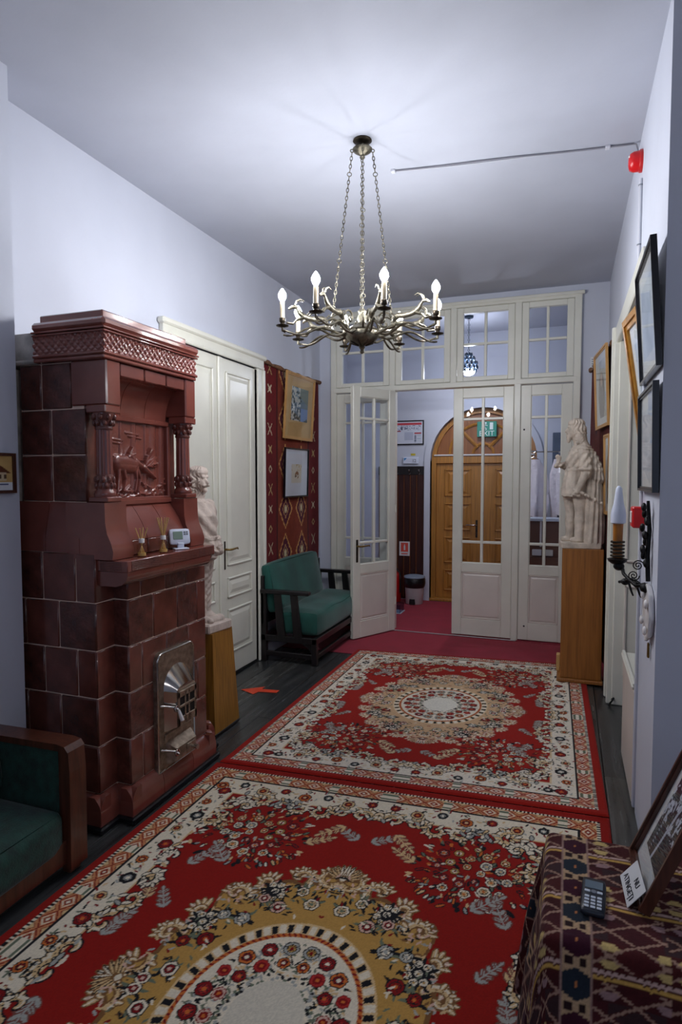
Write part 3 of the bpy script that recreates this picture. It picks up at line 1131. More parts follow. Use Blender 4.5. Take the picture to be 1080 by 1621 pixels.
cor(1.985, 2.002, .0)
cor(2.002, 2.016, .006)
cor(2.092, 2.100, .008, .003)
cor(2.103, 2.112, .012, .003)
cor(2.112, 2.150, .012, .012)
co.build('cornice', M['tile_s'], stove, smooth=35)
cc = MB().box(-2.14, CX1 - .014, CY0 + .014, CY1 - .014, 2.0, 2.12)
cc.build('cornice_core', M['tile'], stove)
B(-2.135, CX1 - .03, CY0 + .03, CY1 - .04, 2.148, 2.188, .005).build('attic', M['tile_s'], stove)


def frieze_height(s, z):
    """woven lattice of leaves"""
    a = np.sin((s * 92 + z * 110)) * np.sin((s * 92 - z * 110))
    b = np.cos(s * 184) * np.cos(z * 150)
    return .0065 * np.clip(np.abs(a) ** .7 * 1.2 + .35 * b, 0, 1.3)


for which in ('front', 'side'):
    L = (CY1 - CY0) if which == 'front' else (CX1 + 2.145)
    n1, n2 = int(L / .0028), 30
    s_, z_ = np.meshgrid(np.linspace(0, L, n1), np.linspace(2.014, 2.094, n2))
    h = frieze_height(s_, z_ - 2.014)
    if which == 'front':
        P = np.stack([CX1 - .008 + h, CY0 + s_, z_], -1)
    else:
        P = np.stack([-2.145 + s_, CY0 + .008 - h, z_], -1)
    mb = MB()
    mb.grid(P.reshape(-1, 3).tolist(), n1, n2)
    mb.build('frieze', M['tile_s'], stove, smooth=70)

# fire door
PY0, PY1, PZ0, PZ1 = 2.335, 2.638, .118, .688
fx = SF_X1 + .018


def rrect(y0, y1, z0, z1, rt, n=6):
    p = [(y0, z0), (y1, z0)]
    for k in range(n + 1):
        t = PI / 2 * k / n
        p.append((y1 - rt + rt * math.cos(t), z1 - rt + rt * math.sin(t)))
    for k in range(n + 1):
        t = PI / 2 + PI / 2 * k / n
        p.append((y0 + rt + rt * math.cos(t), z1 - rt + rt * math.sin(t)))
    return p


fd = MB().prism(rrect(PY0, PY1, PZ0, PZ1, .04), 0, SF_X1 - .005, fx).build('fire_door', M['metal'], stove, smooth=40)
rim = MB()
rim.tube([(fx, y, z) for y, z in rrect(PY0 + .006, PY1 - .006, PZ0 + .006, PZ1 - .006, .036)] + [(fx, PY0 + .006, PZ0 + .006)], .006, 6)
rim.build('plate_rim', M['metal_s'], fd, smooth=60)
# upper arched door: box with arched hood sloping to the plate
hy0, hy1, hz0, hz1 = 2.40, 2.585, .305, .50
hm = (hy0 + hy1) / 2
D = .052
hood = MB()
Rr = (hy1 - hy0) / 2 + .014
arch_o = [(fx, hm + Rr * math.cos(PI * k / 14), hz1 + .075 * 1.4 * math.sin(PI * k / 14)) for k in range(15)]
arch_i = [(fx + D, hm + (Rr - .03) * math.cos(PI * k / 14), hz1 - .01 + .03 * math.sin(PI * k / 14)) for k in range(15)]
hood.add(arch_o + arch_i, [(k, k + 1, 15 + k + 1, 15 + k) for k in range(14)] + [tuple(range(15, 30))])
hood.add([(fx, hy0 - .014, hz0), (fx, hy0 - .014, hz1), (fx + D, hy0 + .016, hz1 - .01), (fx + D, hy0 + .016, hz0 + .02),
          (fx, hy1 + .014, hz0), (fx, hy1 + .014, hz1), (fx + D, hy1 - .016, hz1 - .01), (fx + D, hy1 - .016, hz0 + .02)],
         [(0, 1, 2, 3), (4, 7, 6, 5), (0, 3, 7, 4), (3, 2, 6, 7)])
hood.build('door_hood', M['metal_s'], fd, smooth=35)
gr = MB()
y0, y1, z0, z1 = hy0 + .016, hy1 - .016, hz0 + .02, hz1 - .01
for (a, b, c, d) in ((y0, y0 + .016, z0, z1), (y1 - .016, y1, z0, z1), (y0, y1, z0, z0 + .04), (y0, y1, z1 - .03, z1), (y0, y1, (z0 + z1) / 2 + .002, (z0 + z1) / 2 + .014),
                     (y0 + .056, y0 + .066, z0, z1), (y1 - .066, y1 - .056, z0, z1)):
    gr.box(fx + D - .001, fx + D + .007, a, b, c, d, .002)
gr.build('door_grille', M['metal'], fd)
B(fx + D - .002, fx + D + .002, y0 + .01, y1 - .01, z0 + .03, z1 - .02).build('grille_opening', M['black'], fd)
# middle ornamental strip and lower ash door
B(fx - .002, fx + .008, 2.385, 2.60, .262, .292, .003).build('ornament_strip', M['metal'], fd)
ash = MB()
ay0, ay1, az0, az1 = 2.40, 2.60, .145, .248
ash.add([(fx, ay0, az0), (fx, ay1, az0), (fx, ay1, az1), (fx, ay0, az1), (fx + .045, ay0 + .02, az0 + .012), (fx + .045, ay1 - .02, az0 + .012), (fx + .045, ay1 - .02, az1 - .03), (fx + .045, ay0 + .02, az1 - .03)],
        [(0, 1, 5, 4), (1, 2, 6, 5), (2, 3, 7, 6), (3, 0, 4, 7), (4, 5, 6, 7)])
ash.box(fx + .043, fx + .05, 2.50, 2.565, .165, .21, .003)
ash.build('ash_door', M['metal'], fd)
MB().tube([(fx + .05, 2.535, .187), (fx + .085, 2.535, .187)], [.008, .012], 10).build('vent_knob', M['metal_s'], fd, smooth=60)
for (yy, zz, white) in ((2.378, .425, True), (2.378, .215, False)):
    lt = MB()
    lt.tube([(fx, yy - .02, zz + .012), (fx + .02, yy, zz + .008), (fx + .055, yy + .02, zz), (fx + .07, yy + .025, zz - .01)], [.007, .006, .007, .005], 8)
    lt.torus((fx + .06, yy + .022, zz - .004), .013, .005, axis=(1, 0, 0), n=12)
    lt.build('latch', M['metal_s'], fd, smooth=60)
    if white:
        MB().tube([(fx + .07, yy + .025, zz - .01), (fx + .085, yy + .032, zz - .06)], [.006, .010], 10).build('latch_grip', M['porcelain'], fd, smooth=60)
# plastered flue stub between stove and wall
flu = MB()
flu.rbox(-2.37, -2.15, 2.075, 2.40, 1.99, 2.13, .03, n=6)
o = flu.build('flue', M['flue'], stove, smooth=60)
tag(o, 'rough white plastered flue stub')
B(-2.36, -2.15, 2.06, 2.42, 1.985, 2.003, .006).build('flue_collar', M['flue'], stove)
B(XL, -2.30, 2.10, 2.85, 0, 1.975).build('rear_brickwork', M['flue'], stove)

# ------------------------------------------------------------------ things on the mantel
ZM = 1.156


def diffuser(x, y, lab, n, tall):
    t = thing('reed_diffuser', lab, 'diffuser', (x, y, ZM), 'reed diffusers on the stove mantel')
    MB().lathe([(.019, ZM), (.021, ZM + .003), (.021, ZM + .05), (.016, ZM + .058), (.010, ZM + .062)], (x, y, 0), 16).build('bottle', M['bottle'], t, smooth=40)
    MB().lathe([(.018, ZM + .004), (.018, ZM + .016)], (x, y, 0), 14).build('oil', M['oil'], t)
    MB().lathe([(.0125, ZM + .06), (.0125, ZM + .077), (.011, ZM + .079)], (x, y, 0), 14).build('cap', M['porcelain'], t, smooth=40)
    for k in range(n):
        a = 2 * PI * k / n + .4
        MB().tube([(x - .012 * math.cos(a), y - .012 * math.sin(a), ZM + .012), (x + .026 * math.cos(a), y + .026 * math.sin(a), ZM + tall)], .0024, 6).build('reed', M['reed'], t)


diffuser(-1.738, 2.222, 'small glass reed diffuser with short reeds on the stove mantel', 4, .125)
diffuser(-1.738, 2.375, 'small glass reed diffuser with tall fanned reeds beside the thermostat', 6, .16)
th = thing('thermostat', 'white plastic thermostat with grey screen standing on the stove mantel', 'thermostat', (-1.745, 2.52, ZM))
mt = Matrix.Translation((-1.745, 2.52, ZM)) @ Matrix.Rotation(math.radians(52), 4, 'Z') @ Matrix.Rotation(math.radians(-14), 4, 'X')
body = MB(mt).rbox(-.05, .05, -.012, .012, .022, .098, .011, n=6).build('body', M['device'], th, smooth=50)
MB(mt).box(-.034, .012, -.0142, -.011, .045, .084, .001).build('screen', M['lcd'], th)
for k in range(2):
    for j in range(2):
        MB(mt).box(.018 + j * .012, .027 + j * .012, -.0142, -.011, .066 + k * .01, .073 + k * .01, .001).build('button', M['grey'], th)
m2 = Matrix.Translation((-1.745, 2.52, ZM)) @ Matrix.Rotation(math.radians(52), 4, 'Z')
MB(m2).box(-.035, .035, -.028, .02, 0, .006, .002).box(-.015, .015, -.01, .008, .005, .03, .002).build('stand', M['device'], th)


# ================================================================== RUGS (woven pattern as a colour attribute)
class Canvas:
    def __init__(s, w, h, res):
        s.res = res
        s.nx, s.ny = int(w / res) + 1, int(h / res) + 1
        s.U, s.V = np.meshgrid(np.arange(s.nx) * res, np.arange(s.ny) * res)
        s.C = np.zeros((s.ny, s.nx, 3), np.float32)

    def win(s, cx, cy, r):
        i0, i1 = max(0, int((cx - r) / s.res)), min(s.nx, int((cx + r) / s.res) + 2)
        j0, j1 = max(0, int((cy - r) / s.res)), min(s.ny, int((cy + r) / s.res) + 2)
        if i1 <= i0 or j1 <= j0:
            return None
        return slice(j0, j1), slice(i0, i1)

    def put(s, sl, mask, col):
        s.C[sl][mask] = col

    def disk(s, cx, cy, r, col):
        sl = s.win(cx, cy, r)
        if sl:
            s.put(sl, np.hypot(s.U[sl] - cx, s.V[sl] - cy) < r, col)

    def flower(s, cx, cy, r, n, cols, ph=0.0, sq=1.0):
        """outline, outer petals, inner petals, heart"""
        sl = s.win(cx, cy, r * 1.3)
        if not sl:
            return
        du, dv = s.U[sl] - cx, (s.V[sl] - cy) / sq
        q, th = np.hypot(du, dv), np.arctan2(dv, du) + ph
        pet = .90 + .10 * np.abs(np.cos(n * th / 2))
        s.put(sl, q < r * (pet + .15), cols[0])
        s.put(sl, q < r * pet, cols[1])
        s.put(sl, (q < r * pet) & (np.abs(np.cos(n * th / 2)) < .10) & (q > r * .62), cols[0])
        s.put(sl, q < r * .68 * pet, cols[0])
        s.put(sl, q < r * .58 * pet, cols[2])
        s.put(sl, (np.abs(q - r * .40) < r * .05) & (np.sin(n * th) > -.3), cols[0])
        s.put(sl, q < r * .28, cols[3])

    def leaf(s, cx, cy, ang, L, W, col, out=None, vein=None):
        sl = s.win(cx, cy, L)
        if not sl:
            return
        du, dv = s.U[sl] - cx, s.V[sl] - cy
        a = du * math.cos(ang) + dv * math.sin(ang)
        b = -du * math.sin(ang) + dv * math.cos(ang)
        t = a / L
        prof_ = W * np.clip(1 - (2 * t - 1) ** 2, 0, 1) ** .7
        ok = (t > 0) & (t < 1)
        if out is not None:
            s.put(sl, (t > -.06) & (t < 1.06) & (np.abs(b) < prof_ + .0045), out)
        s.put(sl, ok & (np.abs(b) < prof_), col)
        if vein is not None:
            s.put(sl, ok & (np.abs(b) < .0022) & (np.abs(b) < prof_), vein)

    def stroke(s, pts, w0, w1, col):
        n = len(pts)
        for k, (x, y) in enumerate(pts):
            s.disk(x, y, w0 + (w1 - w0) * k / (n - 1), col)

    def scroll(s, cx, cy, r, a0, turn, w, cols):
        """acanthus scroll: a tapering spiral with outline, body and light edge"""
        n = 46
        pts, rad = [], []
        for k in range(n):
            t = k / (n - 1)
            a = a0 + turn * t
            q = r * (1 - .80 * t)
            pts.append((cx + q * math.cos(a), cy + q * math.sin(a)))
            rad.append(w * (1 - .65 * t))
        for (x, y), w_ in zip(pts, rad):
            s.disk(x, y, w_ + .006, cols[0])
        for k, ((x, y), w_) in enumerate(zip(pts, rad)):
            s.disk(x, y, w_, cols[1])
        for k, ((x, y), w_) in enumerate(zip(pts, rad)):
            dx, dy = x - cx, y - cy
            l = math.hypot(dx, dy) + 1e-6
            s.disk(x + dx / l * w_ * .45, y + dy / l * w_ * .45, w_ * .4, cols[2])
            if k % 5 == 2 and k < n * .7:
                s.disk(x - dx / l * w_ * .5, y - dy / l * w_ * .5, w_ * .22, cols[0])
        # frilly outer lobes
        for k in range(3, int(n * .6), 7):
            x, y = pts[k]
            dx, dy = x - cx, y - cy
            a = math.atan2(dy, dx) + .5 * (1 if turn > 0 else -1)
            s.leaf(x, y, a, rad[k] * 2.3, rad[k] * .55, cols[1], cols[0], cols[2])

    def sprig(s, x, y, ang, L, n, col, out):
        dx, dy = math.cos(ang), math.sin(ang)
        for k in range(n):
            t = k / n
            px, py = x + dx * L * t, y + dy * L * t
            for sg in (-1, 1):
                s.leaf(px, py, ang + sg * (.75 + .2 * t), L * .30 * (1.1 - .5 * t), L * .058, col, out, out if k % 2 else None)
        s.leaf(x + dx * L * .9, y + dy * L * .9, ang, L * .22, L * .05, col, out)
        s.stroke([(x + dx * L * t, y + dy * L * t) for t in np.linspace(0, 1, 30)], .0035, .0025, col)


def rug_canvas(hw, hl, res, pal, seed):
    r = random.Random(seed)
    c = Canvas(hw, hl, res)
    U, V = c.U, c.V
    RED, CREAM, GOLD, BLK, ORG, GRN, DRED, GREY, PINK, TAN = (pal[k] for k in ('red', 'cream', 'gold', 'black', 'orange', 'green', 'dred', 'grey', 'pink', 'tan'))
    # distance to the edge and coordinate along it
    a, b = hw - U, hl - V
    d = np.minimum(a, b)
    s = np.where(a < b, V, U)
    C = c.C
    C[:] = RED
    # cream main border
    B0, G0, G1, B1 = .045, .058, .128, .245
    C[(d > G1) & (d < B1)] = CREAM
    # guard stripe
    g = (d > G0) & (d < G1)
    C[g] = pal['guard']
    q = np.abs(((d - G0) / (G1 - G0)) - .5) * 2
    per = .082
    f = np.abs((s / per) % 1 - .5) * 2
    dia = q + f
    C[g & (np.abs(dia - .95) < .09)] = DRED
    C[g & (np.abs(dia - .62) < .08)] = CREAM
    C[g & (dia < .42)] = DRED
    C[g & (dia < .22)] = CREAM
    C[g & (dia > 1.35)] = TAN
    C[g & (np.abs(dia - 1.42) < .06)] = DRED
    C[g & (((s / (per * 3)) % 1) < .16) & (q < .85)] = CREAM
    C[g & (((s / (per * 3)) % 1) < .16) & (np.abs(q - .5) < .18)] = GRN
    ck = ((s / .008).astype(int) % 2) == 0
    C[(d > B0) & (d < G0)] = CREAM
    C[(d > B0) & (d < G0) & ck] = BLK
    C[np.abs(d - G1) < .005] = BLK
    C[np.abs(d - B1 - .002) < .004] = TAN
    # medallion
    ax, ay = .50, .62
    th = np.arctan2(V / ay, U / ax)
    rho = np.hypot(U / ax, V / ay)
    edge = .90 + .06 * np.cos(8 * th) + .05 * np.cos(16 * th + .4)
    C[rho < edge + .03] = pal['dgold']
    C[rho < edge] = GOLD
    # scroll ornaments sit on the medallion's rim
    rim_cols = (pal['dgold'], pal['tan'], CREAM)
    for k, t in enumerate(np.linspace(.10, PI / 2 - .10, 7)):
        x, y = ax * .93 * math.cos(t), ay * .93 * math.sin(t)
        an = math.atan2(y, x)
        for q_ in (-.9, -.45, .0, .45, .9):
            c.leaf(x, y, an + q_, .058, .0085, r.choice((pal['tan'], pal['tan'], GREY, PINK)), pal['dgold'], CREAM)
        c.scroll(x, y, .048, an + PI * .75, -5.2 if k % 2 else 5.2, .0125, rim_cols)
    # shells on the axes
    for (x, y, an) in ((0, ay * .93, PI / 2), (ax * .94, 0, 0)):
        for q_ in np.linspace(-1.2, 1.2, 9):
            c.leaf(x, y, an + q_, .075, .009, CREAM if abs(q_) < .5 else pal['tan'], pal['dgold'], BLK)
        c.disk(x, y, .016, pal['dgold'])
        c.disk(x, y, .011, CREAM)
    for k in range(120):
        t, rr = r.uniform(0, PI / 2), r.uniform(.80, .95)
        c.leaf(ax * rr * math.cos(t), ay * rr * math.sin(t), r.uniform(0, 6.3), .026, .0042, r.choice((pal['dgold'], pal['tan'], PINK, GREY, BLK)))
    # black and white flower bunches on the rim
    for t in (.52, 1.06):
        x, y = ax * .84 * math.cos(t), ay * .84 * math.sin(t)
        for k in range(13):
            c.leaf(x, y, k * .483, .052 + .012 * (k % 2), .008, BLK)
        for k in range(7):
            aa = k * .9
            rr = .034 if k else 0
            c.flower(x + rr * math.cos(aa), y + rr * math.sin(aa), .013, 5, (BLK, CREAM, CREAM, GOLD))
    # flowers on the gold ground
    fl_sets = [(BLK, CREAM, DRED, PINK), (BLK, DRED, RED, ORG), (BLK, GREY, CREAM, GREY), (BLK, PINK, DRED, CREAM), (BLK, CREAM, pal['tan'], GRN)]
    k = 0
    for rr, n in ((.70, 5), (.80, 5)):
        for i in range(n):
            t = (i + (.5 if rr < .75 else .12)) / n * PI / 2
            x, y = ax * rr * math.cos(t), ay * rr * math.sin(t)
            for j in range(5):
                c.leaf(x, y, r.uniform(0, 6.3), .05, .006, GRN if j % 2 else BLK)
            c.flower(x, y, .026 if rr < .75 else .021, 6, fl_sets[k % 5], r.uniform(0, 1))
            k += 1
    for i in range(70):
        t, rr = r.uniform(0, PI / 2), r.uniform(.62, .9)
        c.leaf(ax * rr * math.cos(t), ay * rr * math.sin(t), r.uniform(0, 6.3), .022, .004, r.choice((BLK, GRN, CREAM, DRED)))
    # beaded ring and cream oval
    ox, oy = .27, .31
    ro = np.hypot(U / ox, V / oy)
    tho = np.arctan2(V / oy, U / ox)
    C[(ro < 1.12) & (ro >= .92)] = pal['tan']
    bead = np.cos(tho * 36)
    C[(ro < 1.10) & (ro > .985) & (bead > .25)] = CREAM
    C[(ro < 1.09) & (ro > .985) & (bead < -.45)] = BLK
    C[(ro < .975) & (ro >= .93)] = ORG
    C[(ro < .975) & (ro >= .93) & (np.cos(tho * 90 + ro * 60) > .3)] = DRED
    C[ro < .925] = CREAM
    for i in range(170):
        t, rr = r.uniform(0, PI / 2), r.uniform(.46, .89)
        c.leaf(ox * rr * math.cos(t), oy * rr * math.sin(t), r.uniform(0, 6.3), r.uniform(.014, .026), .0035, r.choice((BLK, GRN, GRN, GREY, TAN)))
    ks = 0
    for rr, n, rad in ((.78, 5, .022), (.60, 4, .0185)):
        for i in range(n):
            t = (i + .5) / n * PI / 2
            cols = [(BLK, DRED, pal['rose'], ORG), (DRED, pal['rose'], DRED, ORG), (BLK, ORG, DRED, CREAM), (BLK, DRED, pal['rose'], CREAM), (BLK, GREY, GOLD, DRED), (DRED, PINK, DRED, ORG)][ks % 6]
            c.flower(ox * rr * math.cos(t), oy * rr * math.sin(t), rad * r.uniform(.85, 1.15), 5 + ks % 2, cols, r.uniform(0, 1))
            ks += 1
    for i in range(26):
        t, rr = r.uniform(0, PI / 2), r.uniform(.40, .5)
        c.disk(ox * rr * math.cos(t), oy * rr * math.sin(t), .006, r.choice((BLK, GREY, GRN)))
    C[ro < .40] = pal['heart']
    # corner bouquets
    bx, by = hw - .50, hl - .50
    for i in range(240):
        t, q_ = r.uniform(0, 2 * PI), math.sqrt(r.random())
        x, y = bx + .23 * q_ * math.cos(t), by + .20 * q_ * math.sin(t)
        c.leaf(x, y, t + r.uniform(-.8, .8), r.uniform(.018, .036), .0048, r.choice((CREAM, GRN, GREY, TAN, BLK, DRED, ORG)), BLK if i % 2 else None)
    for i in range(24):
        t = i * 2.4
        q_ = math.sqrt((i + .5) / 24)
        x, y = bx + .165 * q_ * math.cos(t), by + .15 * q_ * math.sin(t)
        c.flower(x, y, r.uniform(.014, .024), 5 + i % 3, [(BLK, CREAM, TAN, ORG), (BLK, TAN, ORG, CREAM), (BLK, DRED, PINK, ORG), (BLK, CREAM, GREY, TAN), (BLK, GOLD, CREAM, DRED)][i % 5], r.uniform(0, 1))
    # leafy sprigs on the red field
    c.sprig(.03, hl - .43, .55, .12, 4, GREY, pal['dsprig'])
    c.sprig(.11, hl - .36, -.75, .12, 4, pal['tan'], pal['dsprig'])
    c.sprig(hw - .36, .50, 2.0, .12, 4, GREY, pal['dsprig'])
    c.sprig(hw - .33, .30, 1.2, .11, 4, pal['tan'], pal['dsprig'])
    c.sprig(hw - .31, .12, 1.75, .13, 5, GREY, pal['dsprig'])
    c.sprig(.47, .55, .75, .13, 4, GREY, pal['dsprig'])
    c.sprig(.22, hl - .50, 2.6, .11, 4, pal['tan'], pal['dsprig'])
    c.sprig(hw - .42, .28, .9, .10, 4, GREY, pal['dsprig'])
    # border scrolls reaching into the field
    sc = (BLK, pal['tan'], CREAM)
    for (x, y, q_, a0, tn, w) in ((.07, hl - .265, .055, PI, -5.0, .016), (.17, hl - .27, .05, 0, 5.0, .014),
                                  (hw - .262, .045, .055, -PI / 2, 5.0, .018), (hw - .275, .16, .05, PI / 2, -5.0, .015),
                                  (hw - .30, hl - .34, .06, PI, -5, .018), (hw - .40, hl - .27, .055, PI / 2, 5, .016), (hw - .265, hl - .46, .05, PI * .8, 5, .015)):
        c.scroll(x, y, q_, a0, tn, w, sc)
    for (x, y, q_, a0, tn, w) in ((.26, hl - .285, .045, PI, 5.0, .013), (.35, hl - .275, .05, 0, -5.0, .014), (hw - .285, .28, .045, -PI / 2, -5.0, .013), (hw - .27, .38, .05, PI / 2, 5.0, .014),
                                  (hw - .275, .52, .045, -PI / 2, 5.0, .013), (.44, hl - .29, .045, PI, -5.0, .013), (hw - .36, hl - .33, .05, 0, 5.2, .014), (hw - .30, hl - .40, .045, PI / 2, -5.2, .013)):
        c.scroll(x, y, q_, a0, tn, w, (BLK, r.choice((pal['tan'], CREAM, GREY)), CREAM))
    for i in range(90):
        u_ = r.random()
        if i % 2:
            x, y = r.uniform(0, hw - .3), hl - B1 - r.uniform(.0, .03)
        else:
            x, y = hw - B1 - r.uniform(.0, .03), r.uniform(0, hl - .3)
        c.leaf(x, y, r.uniform(0, 6.3), .035, .007, r.choice((CREAM, TAN, GREY, CREAM)), BLK if u_ < .5 else None)
    # flowers along the cream border
    mid = (G1 + B1) / 2
    for side in (0, 1):
        L = hl if side == 0 else hw
        n = int(L / .105)
        for i in range(n + 1):
            t = (i + .5) * .105
            if t > L - G1 - .03:
                continue
            off = mid + .012 * (1 if i % 2 else -1)
            x, y = (hw - off, t) if side == 0 else (t, hl - off)
            for j in range(16):
                xx, yy = x + r.uniform(-.05, .05), y + r.uniform(-.05, .05)
                dd = min(hw - xx, hl - yy)
                if G1 + .012 < dd < B1 - .012:
                    c.leaf(xx, yy, r.uniform(0, 6.3), r.uniform(.014, .028), .0042, r.choice((BLK, GRN, BLK, GREY, TAN, DRED)))
            c.flower(x, y, .027 if i % 2 else .021, 6, [(BLK, ORG, DRED, pal['tan']), (BLK, DRED, pal['rose'], ORG), (BLK, pal['tan'], DRED, ORG), (BLK, BLK, GREY, CREAM)][(i + side) % 4], r.uniform(0, 1))
    return c


PAL = dict(red=(142, 22, 13), cream=(222, 210, 186), gold=(182, 140, 72), dgold=(120, 84, 48), black=(24, 24, 28), orange=(196, 104, 44), green=(104, 112, 92),
           dred=(126, 18, 20), grey=(162, 162, 154), pink=(206, 168, 150), tan=(208, 176, 128), rose=(170, 44, 40), heart=(208, 200, 180), guard=(196, 128, 84), dsprig=(120, 70, 60))
PAL2 = dict(PAL, red=(152, 28, 18), gold=(202, 166, 128), dgold=(150, 96, 78), tan=(214, 190, 150), cream=(226, 216, 198), guard=(200, 132, 104), heart=(226, 222, 208))


def rug(name, label, corners, res, pal, seed, hw, hl, wav):
    """corners: near-left, near-right, far-right, far-left on the floor"""
    c = rug_canvas(hw, hl, res, pal, seed)
    q = c.C
    full = np.concatenate([q[::-1][:-1], q], 0)
    full = np.concatenate([full[:, ::-1][:, :-1], full], 1)
    ny, nx = full.shape[:2]
    u, v = np.meshgrid(np.linspace(0, 1, nx), np.linspace(0, 1, ny))
    nl, nr, fr_, fl_ = [np.array(p, float) for p in corners]
    P = (nl * ((1 - u) * (1 - v))[..., None] + nr * (u * (1 - v))[..., None] + fr_ * (u * v)[..., None] + fl_ * ((1 - u) * v)[..., None])
    # woven shade differences from knot to knot
    full = full * (1 + .10 * (RNG.rand(ny, nx, 1) - .5))
    e = np.minimum.reduce([u * 1.9, (1 - u) * 1.9, v * 2.4, (1 - v) * 2.4])
    z = np.clip(.0055 + e * .8, .0055, .012) + wav(u, v)
    P3 = np.dstack([P, z])
    o = color_mesh(name, P3, nx, ny, full, M['rug'], label=label, cat='rug', group='red medallion rugs laid end to end')
    return o


rug('medallion_rug', 'red floral rug reaching to the crimson carpet and the brown pedestal', [(-1.69, 2.76), (0.20, 2.885), (0.145, 5.22), (-1.69, 5.03)], .0048, PAL2, 5, .94, 1.17,
    lambda u, v: .004 * np.exp(-((v - .008) / .012) ** 2))
rug('medallion_rug', 'red floral rug with golden medallion beside the dark green armchair', [(-1.72, 0.07), (0.18, 0.10), (0.20, 2.875), (-1.70, 2.75)], .0036, PAL, 5, .95, 1.24,
    lambda u, v: .003 * np.exp(-((1 - v) / .01) ** 2))
# floor arrow
ar = MB()
ar.prism([(-2.145, 3.80), (-2.02, 3.745), (-2.005, 3.80), (-1.88, 3.825), (-1.88, 3.875), (-2.01, 3.86), (-2.01, 3.91)], 2, .0005, .002)
tag(ar.build('floor_arrow', M['orange']), 'orange-red tape arrow stuck on the black floor boards', 'arrow')


# ================================================================== CHANDELIER
CHX, CHY, CHZ = -0.995, 3.03, 2.235
ch = thing('chandelier', 'bronze chandelier with leaping goats and eight lit candle bulbs', 'chandelier', (CHX, CHY, CHZ))
T0 = Matrix.Translation((CHX, CHY, CHZ))
MB(T0).lathe([(.004, -.108), (.012, -.10), (.008, -.088), (.016, -.076), (.012, -.068), (.03, -.062), (.062, -.05), (.083, -.028), (.088, -.008), (.084, .0), (.088, .008), (.07, .018), (.052, .03), (.03, .034), (.02, .05), (.026, .07), (.016, .09), (.022, .105), (.006, .125)], n=28).build('bowl', M['bronze'], ch, smooth=50)
bd_ = MB(T0)
for k in range(8):
    a = 2 * PI * k / 8
    bd_.tube([(.085 * math.cos(a), .085 * math.sin(a), .004), (.06 * math.cos(a), .06 * math.sin(a), -.052), (.02 * math.cos(a), .02 * math.sin(a), -.066)], .004, 6)
bd_.build('bowl_rib', M['bronze_dk'], ch)
goat_mesh = {}


def goat_arm(k):
    ang = math.radians(20.1 + 12 + 45 * k)
    R = T0 @ Matrix.Rotation(ang, 4, 'Z')
    arm = MB(R)
    # two intertwined S-shaped branches from the bowl to the candle cup (local x = outwards)
    for (y, amp, ph) in ((.008, .024, 0), (-.008, .02, 1.4)):
        pts = []
        for j in range(19):
            t = j / 18
            pts.append((.075 + .325 * t, y * math.cos(4 * t), .002 - .018 * t + amp * math.sin(2 * PI * 1.35 * t + ph + PI) * (1 - .25 * t)))
        arm.tube(pts, [.0075 - .0025 * (j / 18) for j in range(19)], 6)
    pts = [(.12 + .045 * (1 - j / 12) * math.cos(j * .62), 0, .05 + .04 * (1 - j / 14) * math.sin(j * .62)) for j in range(12)]
    arm.tube(pts, .0055, 6)
    arm.tube([(.39, 0, -.018), (.405, 0, -.012), (.405, 0, .014)], [.005, .006, .007], 6)
    a = arm.build('arm', M['bronze'], ch, smooth=60)
    g = MB(R)
    z0 = .048
    g.tube([(.185, 0, z0 + .006), (.205, 0, z0 + .008), (.235, 0, z0 + .004), (.27, 0, z0 + .006), (.30, 0, z0 + .014), (.318, 0, z0 + .03), (.332, 0, z0 + .052), (.345, 0, z0 + .062)],
           [.009, .0155, .0145, .013, .0155, .0125, .0085, .008], 8, flat=.75)
    g.tube([(.338, 0, z0 + .06), (.356, 0, z0 + .058), (.374, 0, z0 + .047)], [.0095, .009, .0045], 8, flat=.8)
    for sy in (-.006, .006):
        g.tube([(.342, sy, z0 + .066), (.336, sy * 1.6, z0 + .085), (.318, sy * 2.0, z0 + .095), (.298, sy * 2.0, z0 + .088)], [.0045, .004, .003, .0015], 6)
        g.tube([(.30, sy, z0 + .008), (.335, sy, z0 - .004), (.352, sy, z0 - .024), (.385, sy, z0 - .02)], [.008, .0055, .0042, .004], 6)
        g.tube([(.20, sy, z0 + .002), (.175, sy, z0 - .02), (.19, sy, z0 - .04), (.15, sy, z0 - .05)], [.010, .0065, .0045, .004], 6)
    g.tube([(.186, 0, z0 + .01), (.172, 0, z0 + .024), (.165, 0, z0 + .022)], [.005, .004, .002], 6)
    gm = g.build('goat', M['bronze'], a, smooth=60)
    cu = MB(R)
    cu.lathe([(.006, .004), (.03, .010), (.032, .014), (.014, .018), (.010, .026), (.015, .032), (.016, .048), (.014, .05)], (.405, 0, 0), 16)
    cu.build('candle_cup', M['bronze_dk'], a, smooth=50)
    MB(R).lathe([(.0115, .048), (.0115, .128), (.009, .13)], (.405, 0, 0), 14).build('candle', M['candle'], a, smooth=50)
    MB(R).lathe([(.006, .129), (.013, .137), (.0195, .151), (.0195, .163), (.014, .176), (.006, .188), (.0015, .193)], (.405, 0, 0), 14).build('bulb', M['bulb'], a, smooth=80)


for k in range(8):
    goat_arm(k)
